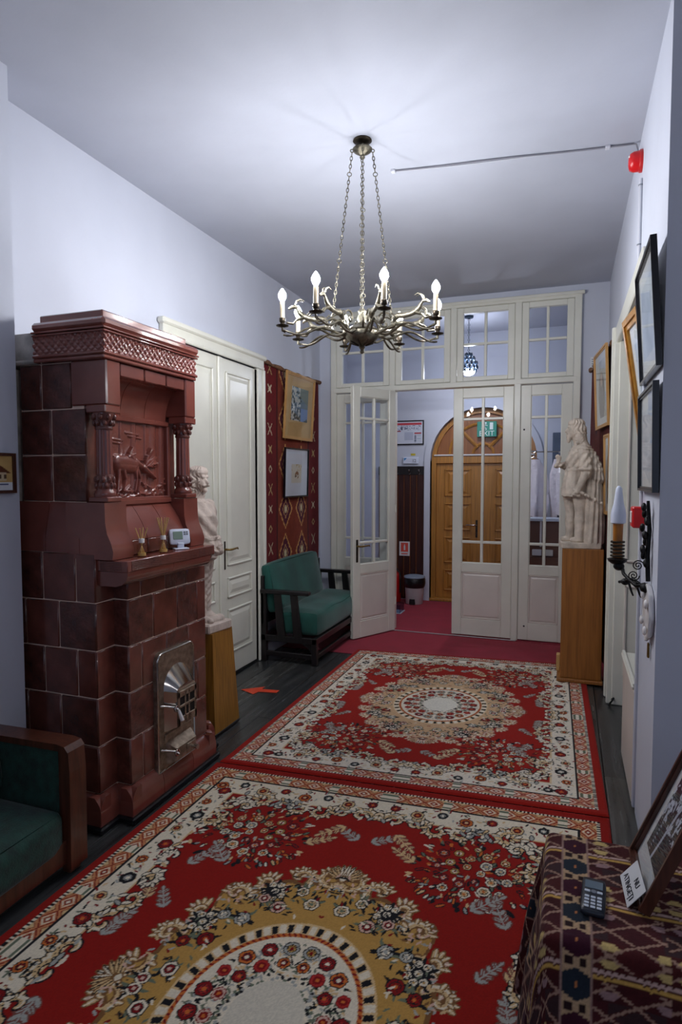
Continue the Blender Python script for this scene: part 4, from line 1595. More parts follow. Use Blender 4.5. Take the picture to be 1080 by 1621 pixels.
# canopy and chains
MB(T0).lathe([(.008, .852), (.014, .86), (.010, .868), (.022, .876), (.044, .890), (.050, .900), (.042, .908), (.016, .914), (.010, .925)], n=22).build('canopy', M['bronze'], ch, smooth=50)
MB(T0).lathe([(.012, .91), (.010, .925), (.030, .932), (.048, .940), (.046, .945)], n=18).build('ceiling_rose', M['bronze_dk'], ch, smooth=50)
CHN = [(math.radians(20.1 + 90 * k), k) for k in range(4)]
for a, k in CHN:
    top = Vector((.052 * math.cos(a), .052 * math.sin(a), .885))
    bot = Vector((.155 * math.cos(a), .155 * math.sin(a), .035))
    n = 44
    c_ = MB(T0)
    dirv = (bot - top).normalized()
    side = dirv.cross(Vector((0, 0, 1))).normalized()
    for j in range(n):
        p = top.lerp(bot, (j + .5) / n)
        ax_ = side if j % 2 else dirv.cross(side)
        if j % 11 == 5:
            c_.torus(p, .0105, .0022, axis=ax_, n=12, m=5)
            continue
        # oval link
        e1, e2 = dirv, ax_.cross(dirv).normalized()
        pts = [p + e1 * (.0125 * math.cos(2 * PI * q / 10)) + e2 * (.0058 * math.sin(2 * PI * q / 10)) for q in range(11)]
        c_.tube(pts, .0021, 5, caps=False)
    c_.torus(top + Vector((0, 0, .008)), .008, .0026, axis=side, n=10, m=5)
    c_.build('chain', M['bronze'], ch, smooth=60)
    # hook scroll where the chain meets the goats
    MB(T0).tube([tuple(bot + Vector((0, 0, .0))), tuple(bot + Vector((.01 * math.cos(a), .01 * math.sin(a), -.012))), tuple(bot * .9 + Vector((0, 0, -.03))), (.1 * math.cos(a), .1 * math.sin(a), .0)], .005, 6).build('chain_hook', M['bronze_dk'], ch, smooth=60)

# ================================================================== STATUES
def sculpt(name, mb, m, parent, voxel=.0045, smooth=4, fn=None, k=.5):
    me0 = mb.mesh(name + '_raw')
    tmp = bpy.data.objects.new(name + '_raw', me0)
    COL.objects.link(tmp)
    rm = tmp.modifiers.new('r', 'REMESH')
    rm.mode = 'VOXEL'
    rm.voxel_size = voxel
    sm = tmp.modifiers.new('s', 'SMOOTH')
    sm.factor = k
    sm.iterations = smooth
    dg = bpy.context.evaluated_depsgraph_get()
    me = bpy.data.meshes.new_from_object(tmp.evaluated_get(dg))
    bpy.data.objects.remove(tmp)
    bpy.data.meshes.remove(me0)
    me.name = name
    if fn:
        n = len(me.vertices)
        co_ = np.empty(n * 3, np.float32)
        no_ = np.empty(n * 3, np.float32)
        me.vertices.foreach_get('co', co_)
        me.vertices.foreach_get('normal', no_)
        co_, no_ = co_.reshape(-1, 3), no_.reshape(-1, 3)
        co_ = co_ + no_ * fn(co_, no_)[:, None]
        me.vertices.foreach_set('co', co_.astype(np.float32).ravel())
    me.polygons.foreach_set('use_smooth', np.ones(len(me.polygons), bool))
    me.materials.clear()
    me.materials.append(m)
    me.update()
    return link(name, me, m, parent)


def loft(mb, secs, n=18):
    """stack of ellipse sections (cx, cy, z, rx, ry)"""
    vs, fs = [], []
    for (cx, cy, z, rx, ry) in secs:
        for j in range(n):
            t = 2 * PI * j / n
            vs.append((cx + rx * math.cos(t), cy + ry * math.sin(t), z))
    for i in range(len(secs) - 1):
        for j in range(n):
            fs.append((i * n + j, i * n + (j + 1) % n, (i + 1) * n + (j + 1) % n, (i + 1) * n + j))
    fs.append(tuple(range(n - 1, -1, -1)))
    fs.append(tuple((len(secs) - 1) * n + j for j in range(n)))
    mb.add(vs, fs)


def hand(mb, p, d, up, s=1.0, curl=1.0):
    """closed hand: palm plus four curled fingers and a thumb; d = direction of forearm, up = back of hand normal"""
    p, d, up = Vector(p), Vector(d).normalized(), Vector(up).normalized()
    sd = d.cross(up).normalized()
    mb.ell(p + d * .014 * s, (.017 * s, .017 * s, .015 * s))
    for k in range(4):
        o = p + d * .024 * s + sd * (.0115 * (k - 1.5)) * s
        l = (1.0, 1.12, 1.05, .85)[k] * s
        a = o + d * .014 * l
        b = a + (d * (1 - curl) - up * curl).normalized() * .016 * l
        e = b - d * .012 * l * curl - up * .004 * l
        mb.cap(o, .0066 * s, a, .0064 * s, 3).cap(a, .0064 * s, b, .006 * s, 3).cap(b, .006 * s, e, .0052 * s, 3)
    o = p + sd * (-.016) * s + d * .006 * s
    a = o + (d * .6 - sd * .5 - up * .4).normalized() * .02 * s
    b = a + (d * .5 + sd * .5 - up * .5).normalized() * .016 * s
    mb.cap(o, .0072 * s, a, .0068 * s, 3).cap(a, .0068 * s, b, .0056 * s, 3)


# ---- statue with cloak on the right (local x = forward, y = its left side, seen from the camera)
def fold_noise(co_, fx, fz, seed):
    return vnoise(np.abs(co_[:, 0] * 3.1 + co_[:, 1] * 2.3 + 5), np.abs(co_[:, 2] + 3), fz, seed, 3)


ped = thing('wooden_pedestal', 'tall square brown oak pedestal carrying the cloaked statue', 'pedestal', (.11, 4.86, 0))
B(-.028, .252, 4.745, 4.975, .038, .985, .004).build('shaft', M['ped_r'], ped)
B(-.05, .262, 4.715, 4.985, .0135, .038, .004).build('base_board', M['ped_r'], ped)
B(-.056, -.030, 4.90, 4.97, .038, .16, .003).build('foot_block', M['mount_y'], ped)

ST_R = Matrix.Translation((.090, 4.86, .985)) @ Matrix.Rotation(PI + math.radians(6), 4, 'Z')
st = thing('cloaked_statue', 'cream plaster statue of a long-haired man in a cloak, holding a dagger', 'statue', (.100, 4.86, .985))
B(-.135, .135, -.10, .11, 0, .045, .006, ST_R).build('plinth', M['plaster'], st)
b = MB(ST_R)
g = .04
# feet and boots
for (fx, fy) in ((.065, -.04), (.01, .05)):
    b.cap((fx + .045, fy, g + .018), .02, (fx - .01, fy, g + .022), .026)
    loft(b, [(fx, fy, g + .01, .034, .03), (fx, fy, g + .07, .03, .028), (fx - .004, fy, g + .16, .04, .037), (fx - .004, fy, g + .22, .036, .036), (fx, fy, g + .30, .046, .045), (fx + .01, fy * .8, g + .40, .055, .05)])
# tunic skirt and torso
loft(b, [(.042, 0, .375, .088, .10), (.042, 0, .40, .09, .102), (.04, 0, .47, .086, .098), (.036, 0, .535, .074, .088), (.032, 0, .58, .073, .085), (.03, 0, .64, .08, .10), (.02, 0, .70, .07, .108), (.012, 0, .735, .055, .085), (.012, 0, .76, .034, .045), (.016, 0, .80, .03, .032)])
# cloak: long fall behind the legs
loft(b, [(-.085, 0, g, .08, .108), (-.088, 0, .15, .082, .11), (-.082, 0, .30, .08, .11), (-.07, 0, .45, .075, .108), (-.05, 0, .60, .065, .105), (-.02, 0, .715, .055, .10), (.0, 0, .765, .04, .06)])
# mantle: shorter upper layer with a pointed hem behind
loft(b, [(-.085, 0, .475, .062, .10), (-.098, .0, .50, .07, .115), (-.07, .0, .60, .066, .118), (-.03, 0, .70, .06, .115), (-.008, 0, .755, .045, .075), (0, 0, .785, .036, .045)])
b.cap((-.13, .02, .51), .03, (-.155, .04, .50), .014)
# near arm (its left): sleeve, forearm, hand with dagger
b.cap((-.0, .10, .70), .046, (-.012, .122, .585), .042)
b.torus((-.012, .122, .578), .036, .01, axis=(0, .1, 1))
b.cap((-.012, .122, .58), .034, (-.015, .13, .545), .032)
b.cap((-.015, .13, .545), .032, (.03, .128, .435), .023)
hand(b, (.032, .128, .43), (.25, 0, -1), (-.2, 1, 0), 1.25, .9)
b.cap((.06, .122, .425), .012, (.0, .135, .40), .012).cap((.0, .135, .40), .013, (-.12, .145, .335), .007)
# far arm raised to the chest, hand holding a fold/branch in front
b.cap((.02, -.10, .70), .044, (.04, -.125, .59), .038)
b.cap((.04, -.125, .59), .034, (.125, -.075, .605), .024)
hand(b, (.125, -.072, .605), (1, .4, .2), (0, -.3, 1), 1.2, .9)
b.cap((.15, -.06, .60), .014, (.155, -.055, .665), .02)
# head: skull, face, beard, hair
hx, hz = .045, .862
b.ell((hx, 0, hz), (.056, .05, .068)).ell((hx + .022, 0, hz - .012), (.035, .034, .045))
b.cap((.018, 0, .76), .036, (hx - .005, 0, hz - .03), .036)
b.cap((hx + .05, 0, hz + .008), .009, (hx + .064, 0, hz - .012), .010, 4)
b.cap((hx + .045, -.018, hz + .02), .009, (hx + .048, .018, hz + .02), .009, 5)
b.cap((hx + .052, -.016, hz - .026), .008, (hx + .052, .016, hz - .026), .008, 5)
b.cap((hx + .038, 0, hz - .04), .026, (hx + .045, 0, hz - .085), .012)
for k in range(22):
    t = -2.3 + 4.6 * k / 21
    cx_, cy_ = hx - .012 - .052 * math.cos(t), .055 * math.sin(t)
    if math.cos(t) < -.35:
        continue
    b.cap((cx_ * .35 + .65 * hx, cy_ * .4, hz + .062), .013, (cx_, cy_, hz + .01), .013, 5).cap((cx_, cy_, hz + .01), .013, (cx_, cy_, hz - .01), .013, 2).cap((cx_, cy_, hz - .01), .013, (cx_ - .012, cy_ * 1.12, hz - .085 - .012 * (k % 2)), .012, 4)
b.ell((hx - .006, 0, hz + .045), (.06, .054, .036))


def fn_r(co_, no_):
    L = (np.array(ST_R.inverted()) @ np.c_[co_, np.ones(len(co_))].T).T[:, :3]
    d = .004 * (vnoise(np.abs(L[:, 0] * 2 + L[:, 1] * 3 + 4), np.abs(L[:, 2] + 2), 9, 4, 3) - .5)
    low = (L[:, 2] < .70)
    th_ = np.arctan2(L[:, 1], L[:, 0] + .06)
    d += np.where(low & (L[:, 0] < -.03), .0065 * np.sin(th_ * 17 + 8 * L[:, 2] * np.sin(th_ * 3)), 0)
    d += np.where((L[:, 2] > .38) & (L[:, 2] < .57) & (L[:, 0] > -.03) & (np.abs(L[:, 1]) < .11), .0055 * np.sin(th_ * 20 + 14 * L[:, 2]), 0)
    d += np.where((L[:, 2] > .70) & (L[:, 2] < .755), .003 * np.sin(L[:, 2] * 300), 0)
    d += np.where((L[:, 2] > .585) & (L[:, 2] < .69), .0035 * np.sin(L[:, 2] * 90 + L[:, 0] * 130), 0)
    d += np.where((L[:, 2] > .83) & (L[:, 0] < .06), .0042 * np.sin(np.arctan2(L[:, 1], L[:, 0] - .04) * 15 + 3 * np.sin(L[:, 2] * 60)), 0)
    d += np.where(np.abs(L[:, 2] - .57) < .009, .004, 0)
    return d


sculpt('figure', b, M['plaster'], st, .0042, 3, fn_r)

# ---- statue on the yellow pedestal behind the stove (local x = forward = world +x)
LPX, LPY = -2.01, 3.16
lp_ = thing('tapered_pedestal', 'tapered yellow oak pedestal behind the tiled stove', 'pedestal', (LPX, LPY, 0))
pm = MB()
pm.add([(LPX - .14, LPY - .14, .006), (LPX + .135, LPY - .14, .006), (LPX + .135, LPY + .14, .006), (LPX - .14, LPY + .14, .006),
        (LPX - .11, LPY - .11, .595), (LPX + .105, LPY - .11, .595), (LPX + .105, LPY + .11, .595), (LPX - .11, LPY + .11, .595)],
       [(0, 3, 2, 1), (4, 5, 6, 7), (0, 1, 5, 4), (1, 2, 6, 5), (2, 3, 7, 6), (3, 0, 4, 7)])
pm.build('body', M['ped_l'], lp_)
B(LPX - .142, LPX + .137, LPY - .142, LPY + .142, .002, .02, .003).build('base_edge', M['darkwood'], lp_)
ST_L = Matrix.Translation((LPX - .04, LPY, .595)) @ Matrix.Rotation(math.radians(-8), 4, 'Z')
sl_ = thing('standing_statue', 'pinkish plaster statue of a long-haired man with rolled sleeves beside the stove', 'statue', (LPX - .045, LPY, .595))
B(-.11, .15, -.105, .105, 0, .055, .008, ST_L).build('plinth', M['plaster_l'], sl_)
b = MB(ST_L)
g = .05
for (fx, fy) in ((.045, -.045), (.0, .045)):
    b.cap((fx + .075, fy * 1.2, g + .016), .018, (fx - .005, fy, g + .022), .026)
    loft(b, [(fx, fy, g + .0, .034, .032), (fx, fy, g + .07, .029, .028), (fx - .006, fy, g + .17, .038, .036), (fx, fy, g + .25, .036, .036), (fx, fy, g + .33, .05, .048), (fx - .004, fy * .9, g + .46, .058, .055)])
b.rbox(-.10, .05, -.09, .09, g - .01, g + .05, .03, n=5)     # rocky ground round the feet
b.cap((.09, -.05, g + .01), .03, (.10, .05, g + .01), .03)
loft(b, [(.018, 0, .42, .08, .092), (.018, 0, .48, .086, .095), (.016, 0, .54, .08, .09), (.016, 0, .60, .086, .096), (.008, 0, .68, .086, .108), (-.008, 0, .745, .06, .095), (-.012, 0, .775, .036, .05), (-.01, 0, .81, .032, .034)])
# near arm (its right side, -y): sleeve rolled at the elbow, forearm forward, fist
b.cap((-.02, -.10, .725), .05, (-.035, -.125, .62), .046)
b.torus((-.03, -.125, .595), .04, .012, axis=(-.1, 0, 1))
b.cap((-.03, -.125, .60), .038, (-.01, -.125, .55), .036)
b.cap((-.01, -.125, .55), .038, (.118, -.085, .475), .027)
hand(b, (.118, -.085, .475), (1, .3, -.45), (.3, -1, .1), 1.35, .9)
b.cap((-.02, .10, .725), .05, (-.03, .12, .61), .044)
b.cap((-.03, .12, .61), .038, (.09, .06, .50), .024)
hand(b, (.09, .06, .50), (1, -.4, -.3), (.3, 1, .1), 1.3, .9)
b.cap((.12, -.06, .445), .018, (.11, .04, .46), .018)
hx, hz = -.005, .885
b.ell((hx, 0, hz), (.056, .046, .064)).ell((hx + .024, 0, hz - .016), (.036, .036, .046))
b.cap((-.012, 0, .77), .038, (hx - .006, 0, hz - .03), .038)
b.cap((hx + .052, 0, hz + .008), .009, (hx + .07, 0, hz - .012), .010, 4)
b.cap((hx + .048, -.02, hz + .022), .009, (hx + .05, .02, hz + .022), .009, 5)
b.cap((hx + .058, -.022, hz - .030), .008, (hx + .06, 0, hz - .024), .008, 4).cap((hx + .058, .022, hz - .030), .008, (hx + .06, 0, hz - .024), .008, 4)
b.ell((hx + .045, 0, hz - .055), (.018, .018, .016))
for k in range(26):
    t = -2.2 + 4.4 * k / 25
    if math.cos(t) < -.3:
        continue
    cx_, cy_ = hx - .012 - .05 * math.cos(t), .052 * math.sin(t)
    b.cap((cx_ * .35 + .65 * hx, cy_ * .4, hz + .066), .014, (cx_, cy_, hz + .012), .014, 5).cap((cx_, cy_, hz + .012), .014, (cx_, cy_, hz - .005), .014, 2).cap((cx_, cy_, hz - .005), .015, (cx_ - .02, cy_ * 1.15, hz - .085 - .012 * (k % 3)), .014, 4)
b.ell((hx - .006, 0, hz + .048), (.064, .056, .04))


def fn_l(co_, no_):
    L = (np.array(ST_L.inverted()) @ np.c_[co_, np.ones(len(co_))].T).T[:, :3]
    th_ = np.arctan2(L[:, 1], L[:, 0] + .02)
    d = .005 * (vnoise(np.abs(L[:, 0] * 2 + L[:, 1] * 3 + 4), np.abs(L[:, 2] + 2), 9, 4, 3) - .5)
    d += np.where((L[:, 2] > .45) & (L[:, 2] < .76), .005 * np.sin(th_ * 7 + 70 * L[:, 2] + 40 * L[:, 0]), 0)
    d += np.where((L[:, 2] < .45) & (L[:, 2] > .12), .0028 * np.sin(L[:, 2] * 150 + 3 * np.sin(th_ * 4)), 0)
    d += np.where(L[:, 2] < .12, .008 * (vnoise(np.abs(L[:, 0] * 3 + 4), np.abs(L[:, 1] * 3 + 4), 14, 8, 3) - .5), 0)
    d += np.where(np.abs(L[:, 2] - .545) < .012, .005, 0)
    d += np.where((L[:, 2] > .80) & (L[:, 0] < .03), .0048 * np.sin(np.arctan2(L[:, 1], L[:, 0]) * 14 + 4 * np.sin(L[:, 2] * 90)), 0)
    return d


sculpt('figure', b, M['plaster_l'], sl_, .0045, 3, fn_l)


# ================================================================== PICTURES
def picture(name, label, P0, U, V, fw, depth, fm, fn=None, mount=None, mm='mount', nu=60, nv=60, glass=True, group=None, inner=None, cat='picture'):
    """framed picture: P0 lower left corner at the back, U to the right, V up (vectors with lengths)"""
    P0, U, V = Vector(P0), Vector(U), Vector(V)
    w, h = U.length, V.length
    t = thing(name, label, cat, tuple(P0), group)
    mt = basis(P0, U, V)
    f = MB(mt)
    # mitred bars with a stepped profile
    for (a, b, c, d, hh) in ((0, w, 0, h, depth),):
        for (o1, i1, zt) in ((0, fw * .55, hh), (fw * .55, fw, hh * .72)):
            O = [(o1, o1), (w - o1, o1), (w - o1, h - o1), (o1, h - o1)]
            I = [(i1, i1), (w - i1, i1), (w - i1, h - i1), (i1, h - i1)]
            vs = [(x, y, 0) for x, y in O] + [(x, y, zt) for x, y in O] + [(x, y, zt) for x, y in I] + [(x, y, 0) for x, y in I]
            fs = []
            for k in range(4):
                n = (k + 1) % 4
                fs += [(k, n, 4 + n, 4 + k), (4 + k, 4 + n, 8 + n, 8 + k), (8 + k, 8 + n, 12 + n, 12 + k)]
            f.add(vs, fs)
    f.build('frame', M[fm], t)
    B(fw * .8, w - fw * .8, fw * .8, h - fw * .8, .001, depth * .35, 0, mt).build('mount', M[mm], t)
    m0 = mount or 0
    zt = depth * .35 + .0008
    if fn is not None:
        ix0, ix1, iy0, iy1 = inner or (fw + m0, w - fw - m0, fw + m0, h - fw - m0)
        o = mt @ Vector((ix0, iy0, zt))
        art('print', o, mt.to_3x3() @ Vector((ix1 - ix0, 0, 0)), mt.to_3x3() @ Vector((0, iy1 - iy0, 0)), nu, nv, fn, t)
    if glass:
        B(fw * .9, w - fw * .9, fw * .9, h - fw * .9, depth * .5, depth * .5 + .0015, 0, mt).build('glass', M['picglass'], t)
    return t


def art_street(u, v):
    n = vnoise(u, v, 6, 21, 4)
    n2 = vnoise(u, v, 13, 22, 3)
    c = mixc((70, 82, 80), (128, 150, 160), np.clip(v * 1.2 - .1 + n * .3, 0, 1))
    m = (n2 > .52) & (u < .55)
    c[m] = (208, 206, 190)
    c[(n2 < .40) & (u < .6)] = (44, 60, 54)
    c[(u > .58) & (v < .4) & (n > .45)] = (120, 146, 186)
    hill = v < .75 - .5 * np.abs(u - .5)
    c[(~hill) & (u > .5)] = (120, 132, 120)
    return c


def art_sketch(u, v):
    c = np.ones(u.shape + (3,)) * (222, 212, 190)
    n = vnoise(u, v, 8, 5, 3)
    c[(np.hypot(u - .55, v - .42) < .2) & (n > .5)] = (150, 110, 80)
    c[(np.hypot(u - .45, v - .3) < .12) & (n > .55)] = (60, 50, 44)
    c[(v > .65) & (n > .58)] = (206, 180, 130)
    return c


def art_grey(seed, base=(196, 202, 204), dark=(160, 168, 174)):
    def fn(u, v):
        n = vnoise(u, v, 5, seed, 4)
        c = mixc(base, dark, np.clip(n * 1.6 - .5, 0, 1))
        c[(v < .12) | (v > .9) | (u < .08) | (u > .92)] = (208, 208, 204)
        return c
    return fn


def art_house(u, v):
    c = mixc((206, 172, 110), (188, 150, 92), vnoise(u, v, 4, 9, 3))
    roof = (v < .82 - .9 * np.abs(u - .62)) & (v > .5)
    c[roof] = (96, 52, 32)
    wallm = (np.abs(u - .62) < .24) & (v < .52) & (v > .28)
    c[wallm] = (206, 186, 150)
    c[wallm & (np.abs((u * 9) % 1 - .5) < .2) & (v > .34) & (v < .46)] = (90, 66, 48)
    c[v < .24] = (222, 226, 230)
    c[(v < .19) & (v > .15) & (u > .1) & (u < .9)] = (70, 80, 120)
    c[(v < .10) & (v > .07) & (u > .1) & (u < .7)] = (70, 80, 120)
    return c


def art_photo(u, v):
    n = vnoise(u, v, 9, 31, 4)
    n2 = vnoise(u, v, 18, 33, 3)
    c = np.ones(u.shape + (3,)) * (34, 37, 44)
    c[(n2 > .60) & (v > .35)] = (196, 198, 200)
    c[(n > .60) & (v > .5)] = (212, 214, 216)
    c[(np.abs(u - .42 - .25 * v) < .035) & (v < .75)] = (190, 192, 196)
    c[(v < .35) & (np.abs((v * 22) % 1 - .5) < .16) & (np.abs(u - .2) < .035)] = (170, 172, 178)
    return c


def art_portrait(u, v):
    c = mixc((206, 206, 196), (150, 140, 120), np.clip(vnoise(u, v, 4, 41, 4) * 1.5 - .4, 0, 1))
    b_ = np.hypot((u - .5) / .32, (v - .35) / .45) < 1
    c[b_] = (92, 76, 62)
    c[np.hypot((u - .5) / .13, (v - .68) / .13) < 1] = (190, 160, 130)
    return c


# ------------------------------------------------------------------ kilim on the left wall
def kilim_rgb(u, v, W, Hh, seed):
    x, y = u * W, v * Hh
    n = vnoise(u, v, 30, seed, 3)
    c = mixc((112, 44, 28), (134, 56, 34), n)
    band = (u < .22) | (u > .78)
    c[band] = mixc((92, 20, 24), (114, 26, 28), n)[band]
    c[(np.abs(u - .22) < .012) | (np.abs(u - .78) < .012)] = (70, 20, 22)
    # chain of stepped diamonds in the middle
    for cu in (.36, .64):
        du = np.abs(u - cu) * W
        per = .40
        dv = np.abs(((y / per) % 1) - .5) * per
        stp = .012
        q = np.floor(du / stp) * stp * 1.35 + np.floor(dv / stp) * stp
        inside = (u > .22) & (u < .78)
        c[inside & (q < .17) & (q > .145)] = (206, 150, 90)
        c[inside & (q < .145) & (q > .125)] = (92, 30, 34)
        c[inside & (q <= .125)] = (84, 26, 48)
        c[inside & (q < .075) & (q > .055)] = (186, 140, 96)
        c[inside & (q < .03)] = (206, 190, 150)
    # small white stars and sprigs in the side bands
    for cu in (.11, .89):
        du = (u - cu) * W
        for k in range(11):
            cy = .10 + k * .17
            dv = y - cy
            st_ = (np.abs(du) < .035) & (np.abs(dv) < .035)
            if k % 3 == 0:
                m = st_ & ((np.abs(np.abs(du) - np.abs(dv)) < .008) | ((np.abs(du) + np.abs(dv) < .022)))
            elif k % 3 == 1:
                m = (np.abs(dv) < .05) & (np.abs(np.abs(du) - np.abs(dv) * .8) < .006)
            else:
                m = st_ & (np.abs(np.abs(du) + np.abs(dv) - .028) < .007)
            c[m] = (204, 190, 160) if k % 2 else (186, 160, 110)
    c *= (1 + .12 * (RNG.rand(*u.shape)[..., None] - .5))
    return c


def wall_kilim(name, label, A, Bp, z0, z1, nrm, nu, nv, seed, rgbfn, group):
    """hung from A to Bp (xy) between z0 and z1, a little wavy"""
    t = thing(name, label, 'kilim', (A[0], A[1], z0), group)
    u, v = np.meshgrid(np.linspace(0, 1, nu), np.linspace(0, 1, nv))
    A, Bp = np.array(A, float), np.array(Bp, float)
    W = np.linalg.norm(Bp - A)
    edge = .012 * np.sin(v * 9 + 1) * (u - .5)
    xy = A + (u + edge)[..., None] * (Bp - A)
    off = .008 + .005 * np.sin(u * 11 + 2 * np.sin(v * 4)) * (1.2 - v)
    xy = xy + off[..., None] * np.array(nrm)
    z = z0 + v * (z1 - z0) - .01 * np.sin(u * PI) * v
    color_mesh('cloth', np.dstack([xy, z]), nu, nv, rgbfn(u, v, W, z1 - z0, seed), M['kilim'], t)
    r = MB()
    pts = [(A[0] + (Bp[0] - A[0]) * k / 16 + nrm[0] * (.018 + .006 * math.sin(k * 1.7)), A[1] + (Bp[1] - A[1]) * k / 16 + nrm[1] * (.018 + .006 * math.sin(k * 1.7)), z1 - .008 - .01 * math.sin(PI * k / 16) + .004 * math.sin(k * 2.3)) for k in range(17)]
    r.tube(pts, [.016 + .005 * math.sin(k * 2.1) for k in range(17)], 8)
    r.build('gathered_hem', mat('kilim_hem', (120, 84, 60), rough=.95, var=(30, (.6, 1.3)), bump=(60, .5)), t, smooth=60)
    return t


wall_kilim('hanging_kilim', 'red kilim with stepped diamonds hanging behind the green bench', (XL, 4.60), (XL, 5.82), .62, 2.46, (1, 0), 170, 260, 3, kilim_rgb, 'kilims hung on the walls')
picture('framed_print', 'street scene print in a light oak frame with tan mount', (XL + .032, 4.93, 1.845), (0, .63, 0), (.035, 0, .585), .026, .02, 'oak', art_street, .10, 'mount_y', 80, 80, inner=(.13, .50, .17, .47))
picture('framed_sketch', 'small sketch in a thin black frame with wide white mount', (XL + .032, 4.935, 1.32), (0, .52, 0), (.012, 0, .445), .013, .018, 'framebk', art_sketch, None, 'paper', 60, 60, inner=(.15, .37, .13, .30))
picture('framed_house', 'small house picture in a brown frame beside the stove', (XLN + .003, 1.735, 1.435), (0, .235, 0), (0, 0, .165), .012, .018, 'chairwood', art_house, None, 'mount', 70, 50, glass=False)


def kilim_dark(u, v, W, Hh, seed):
    n = vnoise(u, v, 26, seed, 3)
    c = mixc((74, 20, 22), (104, 40, 24), n)
    c[(u < .15) | (u > .85)] = (92, 18, 24)
    x, y = u * W, v * Hh
    for k in range(6):
        for cu in (.3, .7):
            dx, dy = (u - cu) * W, y - (.3 + .36 * k)
            th_ = np.arctan2(dy, dx)
            c[np.hypot(dx, dy) < .07 * (.55 + .45 * np.cos(8 * th_))] = (26, 22, 32)
    c *= (1 + .12 * (RNG.rand(*u.shape)[..., None] - .5))
    return c


wall_kilim('hanging_kilim', 'dark red kilim with black stars hanging behind the cloaked statue', (.185, 5.80), (XR - .02, 4.60), .16, 2.42, (-1, -.05), 110, 180, 6, kilim_dark, 'kilims hung on the walls')
kd = Vector((.125, -1.2, 0)).normalized()


def on_k(s, z, off):
    p = Vector((.185, 5.80, z)) + kd * s
    return (p.x - off, p.y, p.z)


picture('framed_portrait', 'portrait in a light wood frame on the dark red kilim, upper of two', on_k(.62, 1.86, .040), kd * .54, (-.025, 0, .56), .025, .018, 'oak', art_portrait, .05, 'mount', 50, 50)
picture('framed_portrait', 'portrait in a light wood frame on the dark red kilim, lower of two', on_k(.985, 1.24, .026), kd * .215, (-.012, 0, .56), .025, .018, 'oak', art_portrait, .05, 'mount', 50, 50)
picture('framed_drawing', 'pale drawing in a black frame on the right wall, upper of two', (XR - .004, 2.985, 1.895), (0, -.53, 0), (-.03, 0, .455), .018, .022, 'framebk', art_grey(51), .03, 'mount', 50, 50)
picture('framed_drawing', 'pale drawing in a black frame on the right wall, lower of two', (XR - .004, 2.965, 1.445), (0, -.50, 0), (-.008, 0, .40), .018, .022, 'framebk', art_grey(52), .03, 'mount', 50, 50)
gp = picture('gilt_frame', 'picture in a wide gilt frame tilting out from the doorway head', (.345, 3.33, 1.69), (.03, -.315, 0), (-.085, 0, .56), .05, .03, 'gold', art_grey(53), .05, 'mount', 40, 40)
MB().tube([(.275, 3.30, 2.235), (.288, 3.17, 2.40), (.30, 3.04, 2.245)], .0015, 5).build('hanging_wire', M['cable'], gp)
tag(B(.167, .232, YE - .008, YE, 2.43, 2.545).build('wall_notice', M['paper']), 'small white printed notice on the end wall above the dark kilim', 'notice')
for k in range(5):
    o = B(.175, .222, YE - .0095, YE - .0078, 2.445 + k * .019, 2.452 + k * .019).build('print_line', M['grey'], bpy.data.objects['wall_notice'])

# ================================================================== RIGHT WALL FITTINGS
sr = thing('fire_siren', 'round red fire alarm siren high on the right wall', 'siren', (XR, 3.40, 3.03))
RL = Matrix.Translation((XR, 3.40, 3.03)) @ Matrix.Rotation(-PI / 2, 4, 'Y')
MB(RL).lathe([(.052, 0), (.052, .012), (.048, .016)], n=24).build('base', M['redpaint'], sr, smooth=40)
MB(RL).lathe([(.047, .014), (.046, .04), (.038, .056), (.02, .062), (.002, .063)], n=24).build('dome', M['red'], sr, smooth=60)
MB(RL).ell((.02, -.02, .058), (.006, .006, .006)).build('indicator', M['porcelain'], sr)
cd_ = thing('cable_conduit', 'thin white conduit running down the right wall under the red siren', 'conduit', (XR, 3.34, 2.38))
MB().tube([(XR - .008, 3.36, 2.93), (XR - .008, 3.36, 2.40)], .008, 8).build('pipe', M['conduit'], cd_, smooth=60)
for z in (2.90, 2.62):
    MB().torus((XR - .008, 3.36, z), .009, .003, n=12).build('clip', M['grey'], cd_)
cb_ = thing('ceiling_cable', 'grey cable clipped across the ceiling from chandelier to red siren', 'cable', (-.35, 3.46, ZC - .006))
MB().tube([(-.93 + 1.21 * k / 10, 3.373 + .03 * k / 2 + .004 * math.sin(k), ZC - .006) for k in range(11)], .0045, 6).build('wire', M['cable'], cb_, smooth=60)
MB().tube([(-.90 + 1.15 * k / 10, 3.39 + .03 * k / 2 + .010 * math.sin(k * .6), ZC - .004) for k in range(11)], .0022, 5).build('wire', M['conduit'], cb_)
MB().tube([(.28, 3.523, ZC - .006), (XR - .02, 3.50, ZC - .02), (XR - .012, 3.45, 3.09)], .004, 6).build('wire', M['cable'], cb_)
for k in (0, 9):
    x = -.93 + 1.21 * k / 10
    B(x - .012, x + .012, 3.36 + .015 * k, 3.39 + .015 * k, ZC - .014, ZC, .003).build('clip', M['conduit'], cb_)
cp = thing('fire_call_point', 'red fire alarm call point box on the right wall', 'call point', (XR, 2.93, 1.29))
B(XR - .05, XR, 2.885, 2.975, 1.285, 1.375, .006).build('box', M['red'], cp)
B(XR - .054, XR - .048, 2.905, 2.955, 1.305, 1.355, .003).build('pane', M['porcelain'], cp)
MB().tube([(XR - .012, 2.93, 1.375), (XR - .012, 2.935, 1.44)], .006, 8).build('conduit', M['conduit'], cp)
MB().tube([(XR - .012, 2.935, 1.285), (XR - .012, 2.935, .6)], .006, 8).build('conduit', M['conduit'], cp)
